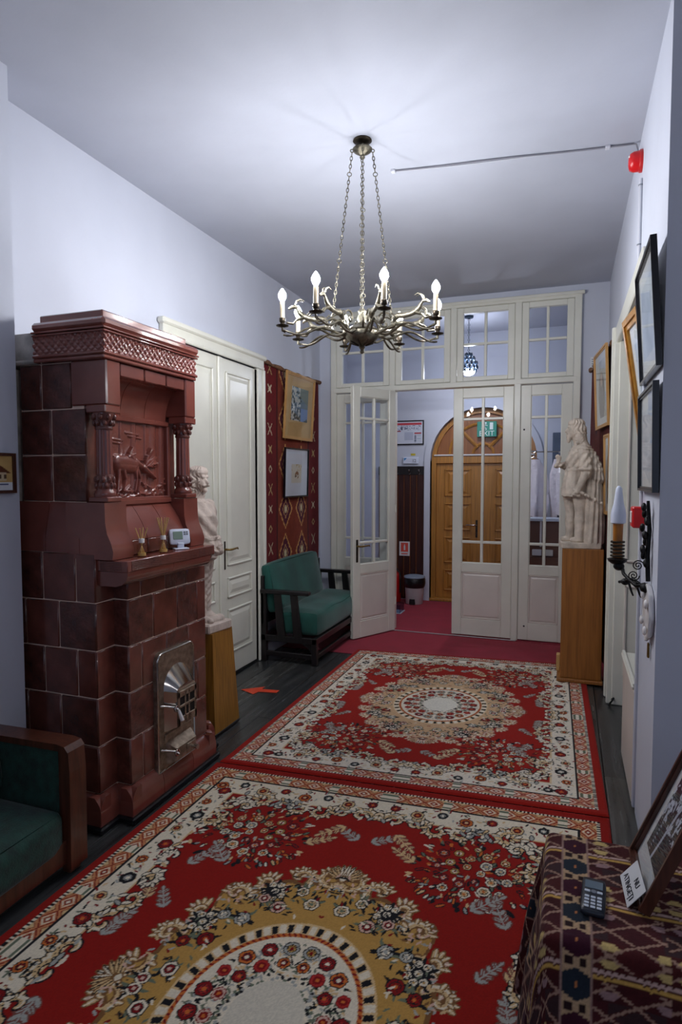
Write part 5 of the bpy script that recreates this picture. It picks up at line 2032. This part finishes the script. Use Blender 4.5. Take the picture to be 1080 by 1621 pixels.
# wrought-iron sconce
SX, SY_ = .200, 2.80
sc_ = thing('iron_sconce', 'black wrought-iron wall sconce with amber candle and white bulb', 'sconce', (XR, 2.64, 1.07))
sp = MB()
sp.tube([(XR - .012, 2.63, 1.10), (XR - .016, 2.635, 1.20), (XR - .012, 2.63, 1.30), (XR - .018, 2.64, 1.41)], [.008, .009, .008, .006], 8)
for k in range(9):
    z = 1.17 + k * .027
    s_ = 1 if k % 2 else -1
    sp.ell((XR - .022 - .006 * (k % 3), 2.64 + .016 * s_, z), (.010, .014, .018), Matrix.Rotation(s_ * .5, 4, 'X'))
sp.build('backplate', M['iron'], sc_, smooth=60)
arm = MB()
pts = [(XR - .02, 2.64, 1.085), (XR - .05, 2.66, 1.075), (XR - .075, 2.70, 1.095), (XR - .09, 2.735, 1.11), (SX + .02, 2.775, 1.12), (SX, SY_, 1.145)]
arm.tube(pts, [.009, .008, .007, .007, .008, .010], 8)
arm.tube([(XR - .04, 2.655, 1.085), (XR - .06, 2.68, 1.10), (XR - .085, 2.71, 1.085), (XR - .105, 2.74, 1.075)], .006, 8)
arm.ell((XR - .02, 2.64, 1.072), (.02, .022, .02)).ell((SX + .006, SY_ - .008, 1.132), (.022, .022, .018)).ell((XR - .085, 2.72, 1.08), (.016, .016, .014))
for (x, y) in ((XR - .075, 2.70), (XR - .05, 2.67)):
    arm.tube([(x, y, 1.085), (x + .012, y - .01, 1.045), (x + .018, y - .012, 1.03)], [.005, .004, .003], 6)
arm.build('arm', M['iron'], sc_, smooth=60)
cl_ = MB()
for (cx, cz, sg) in ((XR - .045, 1.155, 1), (XR - .06, 1.115, -1)):
    pts = [(cx + .022 * (1 - k / 26) * math.cos(sg * k * .55), 2.665, cz + .022 * (1 - k / 26) * math.sin(sg * k * .55)) for k in range(26)]
    cl_.tube(pts, .0024, 6)
cl_.build('scroll', M['iron'], sc_, smooth=60)
MB().lathe([(.02, 1.14), (.034, 1.15), (.04, 1.162), (.018, 1.168)], (SX, SY_, 0), 18).build('drip_pan', M['iron'], sc_, smooth=40)
co2 = MB()
for k in range(5):
    co2.torus((SX, SY_, 1.175 + k * .0145), .0245, .0045, n=18, m=6)
co2.build('coil', M['bronze_dk'], sc_, smooth=60)
MB().lathe([(.019, 1.165), (.019, 1.25), (.020, 1.31)], (SX, SY_, 0), 16).build('candle', M['amber'], sc_, smooth=60)
MB().lathe([(.020, 1.308), (.029, 1.312), (.030, 1.345), (.027, 1.365), (.020, 1.39), (.016, 1.42), (.012, 1.455), (.004, 1.465)], (SX, SY_, 0), 18).build('bulb', M['device'], sc_, smooth=60)
# scalloped white plate with a brass pendant
pl_ = thing('scalloped_plate', 'white scalloped wall plate with a brass pendant below the sconce', 'plate', (XR, 2.60, .86))
pp = MB(Matrix.Translation((XR - .002, 2.60, .985)) @ Matrix.Rotation(-PI / 2, 4, 'Y'))
vs, fs = [(0, 0, .022)], []
for ring, (r, z) in enumerate(((.05, .022), (.085, .014), (.11, .02), (.112, .012), (.10, 0))):
    for j in range(48):
        t = 2 * PI * j / 48
        rr = r * (1 - (.07 if r > .07 else 0) * abs(math.sin(4 * t)))
        vs.append((rr * math.cos(t), rr * math.sin(t), z))
for j in range(48):
    fs.append((0, 1 + j, 1 + (j + 1) % 48))
    for q in range(4):
        fs.append((1 + q * 48 + j, 1 + q * 48 + (j + 1) % 48, 1 + (q + 1) * 48 + (j + 1) % 48, 1 + (q + 1) * 48 + j))
pp.add(vs, fs)
for j in range(4):
    pp.ell((.075 * math.cos(j * 1.57 + .6), .075 * math.sin(j * 1.57 + .6), .026), (.018, .018, .008))
pp.build('plate', M['porcelain'], pl_, smooth=60)
B(XR - .012, XR - .004, 2.59, 2.61, .81, .868, .003).build('pendant', M['brass'], pl_)
# low white cabinet in the doorway
wc = thing('white_cabinet', 'low white panelled cabinet standing in the right-hand doorway', 'cabinet', (.45, 3.3, 0))
B(XR - .006, .60, 3.03, 3.59, .0, .545, .003).build('body', M['white2'], wc)
B(XR - .012, XR - .004, 3.035, 3.585, .02, .53, .003).build('door', M['white2'], wc)
B(XR - .022, .615, 3.022, 3.605, .545, .562, .004).build('top', M['white'], wc)
B(XR - .018, XR - .002, 3.022, 3.605, .562, .574, .003).build('lip', M['white'], wc)
ds = thing('carved_stick', 'narrow dark red carved upright standing on the white cabinet', 'ornament', (.405, 3.50, .562))
B(.385, .425, 3.485, 3.515, .562, .575, .003).build('foot', M['crimsondark'], ds)
MB().lathe([(.012, .575), (.016, .62), (.014, .70), (.017, .80), (.014, .88), (.017, .93), (.008, .96)], (.405, 3.50, 0), 14).build('shaft', M['crimsondark'], ds, smooth=50)
wl = MB().tube([(XR - .03, 4.58, .012), (XR - .02, 4.45, .010), (XR - .01, 4.40, .03), (XR + .0, 4.37, .05), (XR - .012, 4.36, .03), (XR - .02, 4.38, .010), (XR - .03, 4.34, .008)], .006, 6)
tag(wl.build('floor_cable', M['black'], smooth=60), 'black cable curling on the floor by the doorway casing', 'cable')


# ================================================================== GREEN BENCH
BX0, BX1, BY0, BY1 = -2.335, -1.845, 4.475, 5.70
bn = thing('green_bench', 'green velvet bench with black wooden slatted arms under the red kilim', 'bench', (-2.09, 5.08, 0))
for x in (BX0 + .022, BX1 - .022):
    for y in (BY0 + .022, BY1 - .022):
        B(x - .022, x + .022, y - .022, y + .022, .0035 if y > 5 else 0, .215 if x > -2 else .56, .004).build('leg', M['darkwood'], bn)
sr_ = MB()
sr_.box(BX0, BX1, BY0 + .002, BY0 + .042, .168, .218, .004).box(BX0, BX1, BY1 - .042, BY1 - .002, .168, .218, .004)
sr_.box(BX1 - .04, BX1 + .001, BY0, BY1, .17, .22, .004).box(BX0, BX0 + .04, BY0, BY1, .17, .22, .004)
sr_.build('seat_frame', M['darkwood'], bn)
lw = MB()
lw.box(BX0 + .03, BX1 - .03, BY0 + .008, BY0 + .036, .045, .085, .004).box(BX0 + .03, BX1 - .03, BY1 - .036, BY1 - .008, .045, .085, .004)
lw.box(BX1 - .036, BX1 - .006, BY0 + .03, BY1 - .03, .045, .085, .004)
lw.build('stretcher', M['darkwood'], bn)
for (y, s_) in ((BY0 + .01, 1), (BY1 - .01, -1)):
    MB().prism([(BX1 - .044, .168), (BX1 - .13, .168), (BX1 - .06, .12), (BX1 - .044, .07)], 1, y, y + s_ * .022).build('bracket', M['darkwood'], bn)
    B(BX0, BX1 - .06, y - .03 if s_ > 0 else y - .03, y + .03, .560, .592, .006).build('armrest', M['darkwood'], bn)
    for xs in (-2.19, -2.045):
        w_ = .028
        MB().prism([(xs - w_, .56), (xs + w_, .56), (xs + w_ + .045, .215), (xs - w_ + .03, .215)], 1, y - .011, y + .011).build('slat', M['darkwood'], bn)
B(BX0 - .0, BX0 + .025, BY0, BY1, .30, .70, .004).build('back_board', M['darkwood'], bn)
MB().rbox(-2.24, BX1 - .004, BY0 + .045, BY1 - .045, .219, .415, .045, n=14, bulge=.012,
          fn=lambda p: Vector((p.x, p.y, p.z + (.006 * math.sin(p.y * 14 + p.x * 9) + .02 * (p.x + 2.05) if p.z > .35 else 0)))).build('seat_cushion', M['velvet'], bn, smooth=60, weld=True)
bk = Matrix.Translation((-2.245, 0, .39)) @ Matrix.Rotation(math.radians(-11), 4, 'Y')
MB(bk).rbox(-.05, .05, BY0 + .035, BY1 - .15, 0, .405, .035, n=14, bulge=.012).build('back_cushion', M['velvet'], bn, smooth=60, weld=True)

# ================================================================== DARK GREEN ARMCHAIR
AX, AY = -1.72, 1.765
ac = thing('green_armchair', 'dark green upholstered armchair with varnished walnut arm frame', 'armchair', (-1.9, 1.35, 0))
for (y0, y1, inn) in ((AY, AY + .075, -1), (.96, 1.035, 1)):
    ya, yb = (y0 - .006, y1 - .012) if inn < 0 else (y0 + .012, y1 + .006)
    MB().rbox(-2.15, AX - .045, ya, yb, .06, .478, .012, n=6).build('arm_panel', M['velvet_dk'], ac, smooth=50, weld=True)
    MB().prism([(-2.17, .472), (AX - .05, .478), (AX - .012, .463), (AX - .004, .478), (AX - .02, .498), (AX - .06, .504), (-2.17, .495)], 1, y0 - .008, y1 + .004).build('arm_rail', M['chairwood'], ac, smooth=30)
    MB().prism([(AX - .05, .03), (AX, .03), (AX + .002, .40), (AX - .004, .478), (AX - .05, .478)], 1, y0 - .006, y1 + .002).build('front_post', M['chairwood'], ac)
    for x in (AX - .04, -2.12):
        B(x - .02, x + .02, y0 + .01, y1 - .01, .0 if x > -1.72 else 0, .07, .004).build('foot', M['chairwood'], ac)
MB().rbox(-2.12, AX - .012, 1.04, AY - .012, .10, .265, .04, n=12, bulge=.012).build('seat_cushion', M['velvet_dk'], ac, smooth=60, weld=True)
B(AX - .045, AX - .02, 1.03, AY - .004, .05, .14, .004).build('front_rail', M['chairwood'], ac)
MB(Matrix.Translation((-2.08, 0, .28)) @ Matrix.Rotation(math.radians(-9), 4, 'Y')).rbox(-.06, .06, 1.04, AY - .01, 0, .50, .04, n=10, bulge=.015).build('back_cushion', M['velvet_dk'], ac, smooth=60, weld=True)

# ================================================================== TABLE WITH KILIM CLOTH
TX0, TX1, TY0, TY1, TZ = -.015, .50, 1.325, 1.70, .55
tb = thing('side_table', 'small dark table hidden under the maroon kilim cloth', 'table', (.24, 1.51, 0))
B(TX0 + .01, TX1 - .01, TY0 + .01, TY1 - .01, TZ - .035, TZ - .008, .003).build('table_top', M['darkwood'], tb)
for x in (TX0 + .05, TX1 - .05):
    for y in (TY0 + .05, TY1 - .05):
        B(x - .02, x + .02, y - .02, y + .02, .0135 if x < .2 else 0, TZ - .034, .003).build('leg', M['darkwood'], tb)


def cloth_rgb(x, y):
    """kilim lattice; x across (m), y along (m)"""
    n = vnoise(np.abs(x + 3), np.abs(y + 3), 40, 12, 3)
    c = mixc((60, 22, 22), (84, 32, 30), n)
    P_ = .29
    xb = (x + .02) % P_
    inband = (xb > .085) & (xb < .145)
    # lattice
    pw, ph = .105, .062
    xl = np.where(xb <= .085, xb + .02, xb - .145 + .02)
    fx_, fy_ = (xl / pw) % 1 - .5, (y / ph) % 1 - .5
    d = np.abs(np.abs(fx_) + np.abs(fy_) - .5)
    cell = (np.floor(xl / pw + .5) * 3 + np.floor(y / ph + .5) * 5).astype(int)
    hues = np.array([(70, 22, 26), (56, 18, 26), (40, 50, 56), (76, 30, 28), (46, 18, 20), (64, 24, 34)])
    lat = ~inband
    dark = hues[np.abs(cell) % 6]
    ins = lat & (d > .09)
    c[ins] = (c * .55 + dark * .45)[ins]
    hour = (np.abs(np.abs(fx_) - 0) < .2) & (np.abs(fy_) < .34) & (np.abs(fx_) < .05 + np.abs(fy_) * .5) & (np.abs(fy_) > .08)
    c[lat & hour & (np.abs(cell) % 3 == 0)] = (196, 170, 110)
    c[lat & hour & (np.abs(cell) % 3 == 1)] = (150, 120, 120)
    c[lat & (d < .05)] = (158, 126, 108)
    # zigzag rows
    yr = (y + .05) % .185
    zz = yr < .030
    zig = np.abs(((x / .012) % 1) - .5) * 2
    c[lat & zz] = (70, 30, 26)
    c[lat & zz & (np.abs(yr - .008 - .004 * zig) < .004)] = (196, 156, 80)
    c[lat & zz & (np.abs(yr - .020 - .004 * zig) < .004)] = (190, 160, 150)
    # vertical band of hexagons
    xq = np.abs(xb - .115) / .03
    yq = np.abs(((y / .085) % 1) - .5) * 2
    c[inband] = (180, 150, 116)
    hx_ = inband & (xq < .9) & (yq + xq * .35 < .78)
    c[hx_] = (58, 20, 36)
    c[hx_ & (np.floor(y / .085).astype(int) % 2 == 0)] = (34, 42, 52)
    c[inband & (yq > .8) & (np.abs(xq - .45) < .25)] = (40, 22, 24)
    c[inband & (np.abs(xq) < .12) & (yq < .12)] = (190, 120, 70)
    c[np.abs(xb - .085) < .003] = (150, 120, 110)
    c[np.abs(xb - .145) < .003] = (150, 120, 110)
    c *= (1 + .12 * (RNG.rand(*x.shape)[..., None] - .5))
    return c


res = .0042
ovx, ovy, ovf, ovr = .50, .50, .12, .10
gx = np.arange(TX0 - ovx, TX1 + ovr, res)
gy = np.arange(TY0 - ovy, TY1 + ovf, res)
GX, GY = np.meshgrid(gx, gy)
cxp, cyp = np.clip(GX, TX0, TX1), np.clip(GY, TY0, TY1)
ox_, oy_ = GX - cxp, GY - cyp
ov_ = np.hypot(ox_, oy_)
nx_, ny_ = np.where(ov_ > 1e-6, ox_ / np.maximum(ov_, 1e-6), 0), np.where(ov_ > 1e-6, oy_ / np.maximum(ov_, 1e-6), 0)
rr_ = .022
arc = rr_ * PI / 2
ang_ = np.clip(ov_ / rr_, 0, PI / 2)
hor = rr_ * np.sin(ang_)
drop = rr_ * (1 - np.cos(ang_)) + np.maximum(0, ov_ - arc)
fall = np.maximum(0, ov_ - arc)
corner = np.abs(nx_ * ny_) * 2
wave = .016 * np.sin(GY * 30 + GX * 5) * np.clip(fall / .25, 0, 1) * (np.abs(nx_) > .7) + .016 * np.sin(GX * 26 + 1) * np.clip(fall / .25, 0, 1) * (np.abs(ny_) > .7)
hor = hor + fall * (.10 + .10 * corner) + wave
zz_ = TZ - drop * np.where(fall > 0, .985, 1.0)
over = np.maximum(0, .015 - zz_)
zz_ = np.maximum(zz_, .015)
hor = hor + over * .6
top_rip = .0022 * np.sin(GX * 40 + 3 * np.sin(GY * 17)) * (ov_ < 1e-6) * 0.5
P = np.dstack([cxp + nx_ * hor, cyp + ny_ * hor, zz_ + top_rip])
color_mesh('kilim_tablecloth', P, len(gx), len(gy), cloth_rgb(GX + .06, GY), M['kilim'], label='maroon kilim tablecloth with diamond lattice draped over the side table', cat='tablecloth')

# mobile phone
ph = thing('mobile_phone', 'small dark keypad mobile phone lying on the maroon tablecloth', 'phone', (.072, 1.452, TZ))
mp = Matrix.Translation((.072, 1.452, TZ + .002)) @ Matrix.Rotation(math.radians(-4), 4, 'Z')
MB(mp).rbox(-.026, .026, -.062, .062, 0, .016, .0075, n=6).build('body', M['phone'], ph, smooth=50, weld=True)
MB(mp).box(-.019, .019, .018, .046, .0155, .0168, .0004).build('screen', M['screen'], ph)
for r in range(4):
    for c_ in range(3):
        B(-.018 + c_ * .013, -.008 + c_ * .013, -.052 + r * .0115, -.0445 + r * .0115, .0155, .0175, .001, mp).build('key', M['key'], ph)
for c_ in (-1, 1):
    B(c_ * .013 - .006, c_ * .013 + .006, .002, .010, .0155, .0175, .001, mp).build('key', M['key'], ph)
MB(mp).lathe([(.006, .0155), (.006, .0176)], (0, .006, 0), 14).build('navigation_key', M['grey'], ph)
# leaning photograph
LV = Vector((.10, 0, .246)).normalized()
pf = picture('photo_frame', 'black and white photograph in a dark wooden frame leaning back on the tablecloth', (.184, 1.672, TZ + .003), (0, -.238, 0), LV * .34, .014, .024, 'chairwood', art_photo, None, 'mount', 120, 150, inner=(.045, .195, .06, .29), cat='photograph')
MB().prism([(.335, TZ + .002), (.345, TZ + .002), (.285, TZ + .235), (.276, TZ + .235)], 1, 1.54, 1.57).build('easel_strut', M['darkwood'], pf)
# card
cu_, cv_ = Vector((.006, -.115, 0)), Vector((.036, 0, .046))
cdm = basis((.135, 1.566, TZ + .003), cu_, cv_)
nc = thing('notice_card', 'white folded card reading NU ATINGETI propped before the photograph', 'card', (.135, 1.566, TZ))
wc_, hc_ = cu_.length, cv_.length
B(0, wc_, 0, hc_, -.0012, 0, 0, cdm).build('card', M['paper'], nc)
text('lettering', 'NU', .021, cdm @ Matrix.Translation((wc_ * .62, hc_ * .70, .0006)), M['ink'], nc)
text('lettering', 'ATINGE\u021aI', .021, cdm @ Matrix.Translation((wc_ * .50, hc_ * .28, .0006)), M['ink'], nc)

# ================================================================== VESTIBULE
cp_ = thing('coat_rack', 'dark mahogany slatted coat rack panel with metal hooks in the vestibule', 'coat rack', (-1.88, YB - .03, 0))
CX0, CX1_ = -2.20, -1.635
B(CX0, CX1_, YB - .018, YB - .002, .01, 1.635, .003).build('backing', M['coatpanel'], cp_)
nsl = 7
for k in range(nsl):
    a = CX0 + .01 + k * (CX1_ - CX0 - .02) / nsl
    w = (CX1_ - CX0 - .02) / nsl
    B(a + .008, a + w - .008, YB - .032, YB - .016, .03, 1.53, .003).build('slat', M['coatpanel'], cp_)
    B(a - .004, a + .004, YB - .026, YB - .015, .03, 1.53, .002).build('strip', M['coatstrip'], cp_)
B(CX0, CX1_, YB - .036, YB - .014, 1.53, 1.635, .003).build('top_rail', M['darkwood'], cp_)
for x in (-2.10, -1.955, -1.80, -1.68):
    hk = MB()
    hk.tube([(x, YB - .034, 1.57), (x, YB - .075, 1.56), (x, YB - .095, 1.59)], [.008, .006, .009], 8)
    hk.tube([(x, YB - .034, 1.55), (x, YB - .06, 1.525), (x, YB - .075, 1.54)], [.007, .005, .006], 8)
    hk.build('hook', M['metal_s'], cp_, smooth=60)
es = thing('extinguisher_sign', 'small red and white fire extinguisher notice on the coat rack', 'sign', (-1.865, YB - .036, .54))
B(-1.93, -1.80, YB - .037, YB - .0335, .54, .715).build('sheet', M['paper'], es)
B(-1.91, -1.82, YB - .0385, YB - .0368, .59, .70).build('red_field', M['redprint'], es)
sg = MB().box(-1.874, -1.854, YB - .0395, YB - .038, .61, .665).box(-1.869, -1.859, YB - .0395, YB - .038, .665, .682)
sg.build('pictogram', M['paper'], es)
B(-1.905, -1.825, YB - .0385, YB - .0368, .56, .572).build('print_line', M['redprint'], es)
fe = thing('fire_extinguisher', 'red fire extinguisher standing on the vestibule carpet', 'extinguisher', (-1.935, 7.20, .003))
MB().lathe([(.062, .004), (.068, .012), (.068, .30), (.06, .335), (.03, .36), (.02, .37), (.02, .385)], (-1.935, 7.20, 0), 20).build('cylinder', M['redpaint'], fe, smooth=50)
B(-1.96, -1.91, 7.185, 7.215, .385, .41, .004).build('valve', M['black'], fe)
MB().tube([(-1.92, 7.19, .40), (-1.87, 7.16, .36), (-1.86, 7.15, .25), (-1.865, 7.16, .12)], .009, 8).build('hose', M['black'], fe, smooth=60)


def art_plan(u, v):
    c = np.ones(u.shape + (3,)) * (206, 210, 222)
    c[(v > .86) & (v < .95) & (u > .03) & (u < .97)] = (196, 70, 80)
    c[(v > .55) & (v < .60) & (u > .03) & (u < .30)] = (150, 20, 30)
    c[(v > .44) & (v < .50) & (u > .74) & (u < .96)] = (170, 50, 56)
    n = vnoise(u, v, 40, 61, 2)
    c[(v > .62) & (v < .84) & (n > .6) & (u > .05) & (u < .95)] = (110, 116, 140)
    c[(u > .42) & (u < .70) & (v > .15) & (v < .52)] = (180, 186, 204)
    c[(u > .74) & (u < .80) & (v > .05) & (v < .38) & (np.abs((v * 12) % 1 - .5) < .35)] = (80, 92, 112)
    c[(u > .82) & (u < .95) & (v > .05) & (v < .38) & (np.abs((v * 12) % 1 - .5) < .12)] = (120, 150, 160)
    c[(u > .30) & (u < .36) & (v > .62) & (v < .82) & (np.abs((v * 14) % 1 - .5) < .3)] = (60, 60, 80)
    return c


picture('evacuation_plan', 'printed safety plan in a black frame above the coat rack', (-2.06, YB - .001, 1.895), (.42, 0, 0), (0, 0, .295), .014, .015, 'framebk', art_plan, .004, 'paper', 110, 80, glass=False, cat='notice')
wb_ = thing('wall_controller', 'small white wall box with blue and yellow stickers under the safety plan', 'controller', (-1.80, YB, 1.66))
B(-1.895, -1.705, YB - .022, YB, 1.665, 1.745, .005).build('case', M['device'], wb_)
MB().prism([(-1.88, 1.735), (-1.845, 1.735), (-1.88, 1.70)], 1, YB - .0245, YB - .021).build('blue_corner', M['blue'], wb_)
B(-1.80, -1.745, YB - .004, YB, 1.765, 1.79).build('yellow_sticker', M['yellow'], wb_)
text('lettering', '12', .05, basis((-1.755, YB - .0235, 1.70), (1, 0, 0), (0, 0, 1)), M['ink'], wb_)
bi = thing('pedal_bin', 'grey and black pedal bin with blue-grey lid by the arched door', 'bin', (-1.69, 7.16, .003))
MB().lathe([(.098, .004), (.102, .01), (.112, .20), (.113, .21)], (-1.69, 7.16, 0), 24).build('body', M['bin_gry'], bi, smooth=50)
MB().lathe([(.115, .198), (.124, .215), (.13, .25), (.128, .30), (.12, .315)], (-1.69, 7.16, 0), 24).build('bag_rim', M['bin_blk'], bi, smooth=50)
MB().lathe([(.122, .313), (.128, .318), (.122, .332), (.08, .342), (.01, .345)], (-1.69, 7.16, 0), 24).build('lid', M['bin_lid'], bi, smooth=50)
MB().prism([(-1.725, .012), (-1.655, .012), (-1.66, .07), (-1.72, .07)], 1, 7.035, 7.075).build('pedal', M['black'], bi)
cx_ = thing('clear_box', 'clear plastic box lying on the vestibule carpet', 'box', (-1.78, 6.62, .003))
for q in ((-1.86, -1.70, 6.53, 6.535, .006, .10), (-1.86, -1.70, 6.70, 6.705, .006, .10), (-1.705, -1.70, 6.53, 6.705, .006, .10), (-1.86, -1.855, 6.53, 6.705, .006, .10)):
    B(*q).build('side', M['clear'], cx_)
B(-1.87, -1.69, 6.52, 6.715, .004, .012, .002).build('rim', M['desktop'], cx_)
# reflection of an exit sign in the door glass, built as a solid sign
ex = thing('exit_sign_reflection', 'green exit sign reflection built as a solid sign before the arched lunette', 'sign', (-.903, YB + .06, 1.975))
B(-1.015, -.79, YB + .035, YB + .05, 1.975, 2.155, .003).build('panel', M['green'], ex)
B(-.93, -.876, YB + .05, YB + .081, 2.04, 2.07, .003).build('bracket', M['grey'], ex)
text('lettering', 'EXIT', .085, basis((-.903, YB + .0345, 2.012), (1, 0, 0), (0, 0, 1)), M['signwhite'], ex)
rn = MB()
yq = YB + .034
rn.ell((-.915, yq, 2.135), (.011, .003, .011))
for seg in (((-.92, 2.12), (-.93, 2.085)), ((-.93, 2.085), (-.905, 2.068)), ((-.905, 2.068), (-.915, 2.05)), ((-.93, 2.085), (-.95, 2.07)), ((-.95, 2.07), (-.965, 2.075)), ((-.92, 2.115), (-.895, 2.105)), ((-.92, 2.115), (-.945, 2.105))):
    rn.tube([(seg[0][0], yq, seg[0][1]), (seg[1][0], yq, seg[1][1])], .0055, 6)
rn.box(-.868, -.83, yq - .001, yq + .002, 2.06, 2.14)
rn.build('running_figure', M['signwhite'], ex)
# reception desk
dk = thing('reception_desk', 'brown laminate desk with a pale blue top in the vestibule', 'desk', (-.1, 6.75, .003))
B(-.43, .26, 6.55, 6.95, .006, .80, .004).build('body', M['desk'], dk)
B(-.43, .26, 6.56, 6.60, .80, 1.06, .004).build('screen_board', M['desk'], dk)
B(-.46, .28, 6.50, 6.72, 1.06, 1.09, .004).build('top', M['desktop'], dk)
B(-.255, -.235, 6.525, 6.55, .80, 1.06, .003).build('post', M['porcelain'], dk)
B(-.36, -.02, 6.53, 6.552, .30, .70, .004).build('front_panel', M['desk'], dk)
for x, mm_, lab in ((-.28, 'paper', 'small white box on the desk front under the white post'), (-.17, 'mount', 'small ivory box on the desk front next to the white box')):
    tag(B(x - .045, x + .045, 6.49, 6.53, .715, .775, .004).build('desk_box', M[mm_]), lab, 'box', 'boxes on the desk front')
lk = thing('slate_cupboard', 'slate blue cupboard standing against the vestibule wall behind the desk', 'cupboard', (.08, 7.2, .003))
B(-.16, .30, 7.05, 7.37, .006, 1.98, .006).build('body', M['teal'], lk)
for z0, z1 in ((.08, .9), (.95, 1.45), (1.50, 1.93)):
    B(-.145, .285, 7.035, 7.05, z0, z1, .004).build('door', M['teal'], lk)
B(-.06, .0, 7.03, 7.036, 1.60, 1.64).build('label_plate', M['paper'], lk)


def garment(x, y, w, z0, z1, lab, seed):
    t = thing('hanging_garment', lab, 'garment', (x, y, z0), 'plastic-wrapped garments hanging in the vestibule')
    r = random.Random(seed)
    nu_, nv_ = 36, 22
    pts = []
    ph_ = r.uniform(0, 6)
    for j in range(nv_):
        v = j / (nv_ - 1)
        z = z1 - (z1 - z0) * v
        half = w * (.55 + .45 * min(1, v * 4)) * (1 - .35 * max(0, v - .45))
        dp = .03 + .05 * v
        for i in range(nu_):
            a = 2 * PI * i / (nu_ - 1)
            k_ = 1 + (.30 * math.sin(5 * a + ph_ + 3 * v) + .16 * math.sin(11 * a + 5 * v + ph_)) * min(1, v * 1.5)
            pts.append((x + half * .5 * math.cos(a) * k_ + .03 * v * math.sin(ph_), y + dp * math.sin(a) * k_, z + .03 * math.sin(3 * a + ph_) * v))
    MB().grid(pts, nu_, nv_).build('film', M['plastic'], t, smooth=70)
    hk = MB().tube([(x - w * .25, y, z1 - .005), (x, y, z1 + .03), (x + w * .25, y, z1 - .005)], .005, 6)
    hk.tube([(x, y, z1 + .03), (x, y, z1 + .07), (x + .015, y, z1 + .085), (x + .02, y + .02, z1 + .08)], .003, 6)
    hk.build('hanger', M['metal_s'], t)


garment(-.345, 6.93, .23, 1.06, 1.69, 'wide white garment in plastic film hanging beside the wooden door', 3)
garment(-.09, 6.93, .19, 1.08, 1.69, 'narrow white garment in plastic film hanging before the slate cupboard', 8)
rl = thing('clothes_rail', 'thin metal rail carrying the plastic-wrapped garments', 'rail', (-.1, 7.0, 1.77))
MB().tube([(-.47, 6.952, 1.772), (XR - .002, 6.952, 1.772)], .007, 8).build('bar', M['metal_s'], rl)
MB().tube([(-.47, 6.952, 1.772), (-.47, 7.30, 1.79), (-.30, YB, 1.80)], .007, 8).build('bracket', M['metal_s'], rl)
# pendant lamp
VX, VY = -1.0, 6.62
vl = thing('crystal_pendant', 'small dark pendant lamp with glowing glass hanging in the vestibule', 'lamp', (VX, VY, 2.55))
MB().lathe([(.05, ZC), (.045, ZC - .02), (.01, ZC - .03)][::-1], (VX, VY, 0), 16).build('ceiling_rose', M['crystal'], vl)
cc_ = MB()
for j in range(14):
    cc_.torus((VX, VY, ZC - .04 - j * .026), .010, .0026, axis=((1, 0, 0) if j % 2 else (0, 1, 0)), n=10, m=5)
cc_.build('chain', M['crystal'], vl)
cr = MB()
for ring, (r, z, n) in enumerate(((.03, 2.78, 6), (.06, 2.74, 9), (.085, 2.69, 12), (.09, 2.65, 12), (.075, 2.615, 10))):
    for j in range(n):
        a = 2 * PI * (j + .5 * (ring % 2)) / n
        cr.ell((VX + r * math.cos(a), VY + r * math.sin(a), z), (.013, .013, .024), n=6, m=5)
cr.build('crystal_drops', M['crystal'], vl)
MB().ell((VX, VY, 2.60), (.065, .065, .035)).build('glowing_glass', M['frost'], vl, smooth=80)


# added fill light behind the viewer, out of view, shaped as a globe pendant
gl = thing('fill_globe', 'added out-of-view fill light shaped as a frosted globe pendant', 'lamp', (1.6, -.6, 2.45))
MB().lathe([(.012, ZC - .045), (.045, ZC - .03), (.05, ZC)], (1.6, -.6, 0), 14).build('ceiling_rose', M['bronze_dk'], gl)
MB().tube([(1.6, -.6, ZC - .02), (1.6, -.6, 2.58)], .006, 8).build('rod', M['bronze_dk'], gl)
MB().ell((1.6, -.6, 2.45), (.14, .14, .14), n=20, m=12).build('globe', mat('fill_globe_glow', (255, 255, 255), emit=((246, 246, 252), 22.0)), gl, smooth=80)
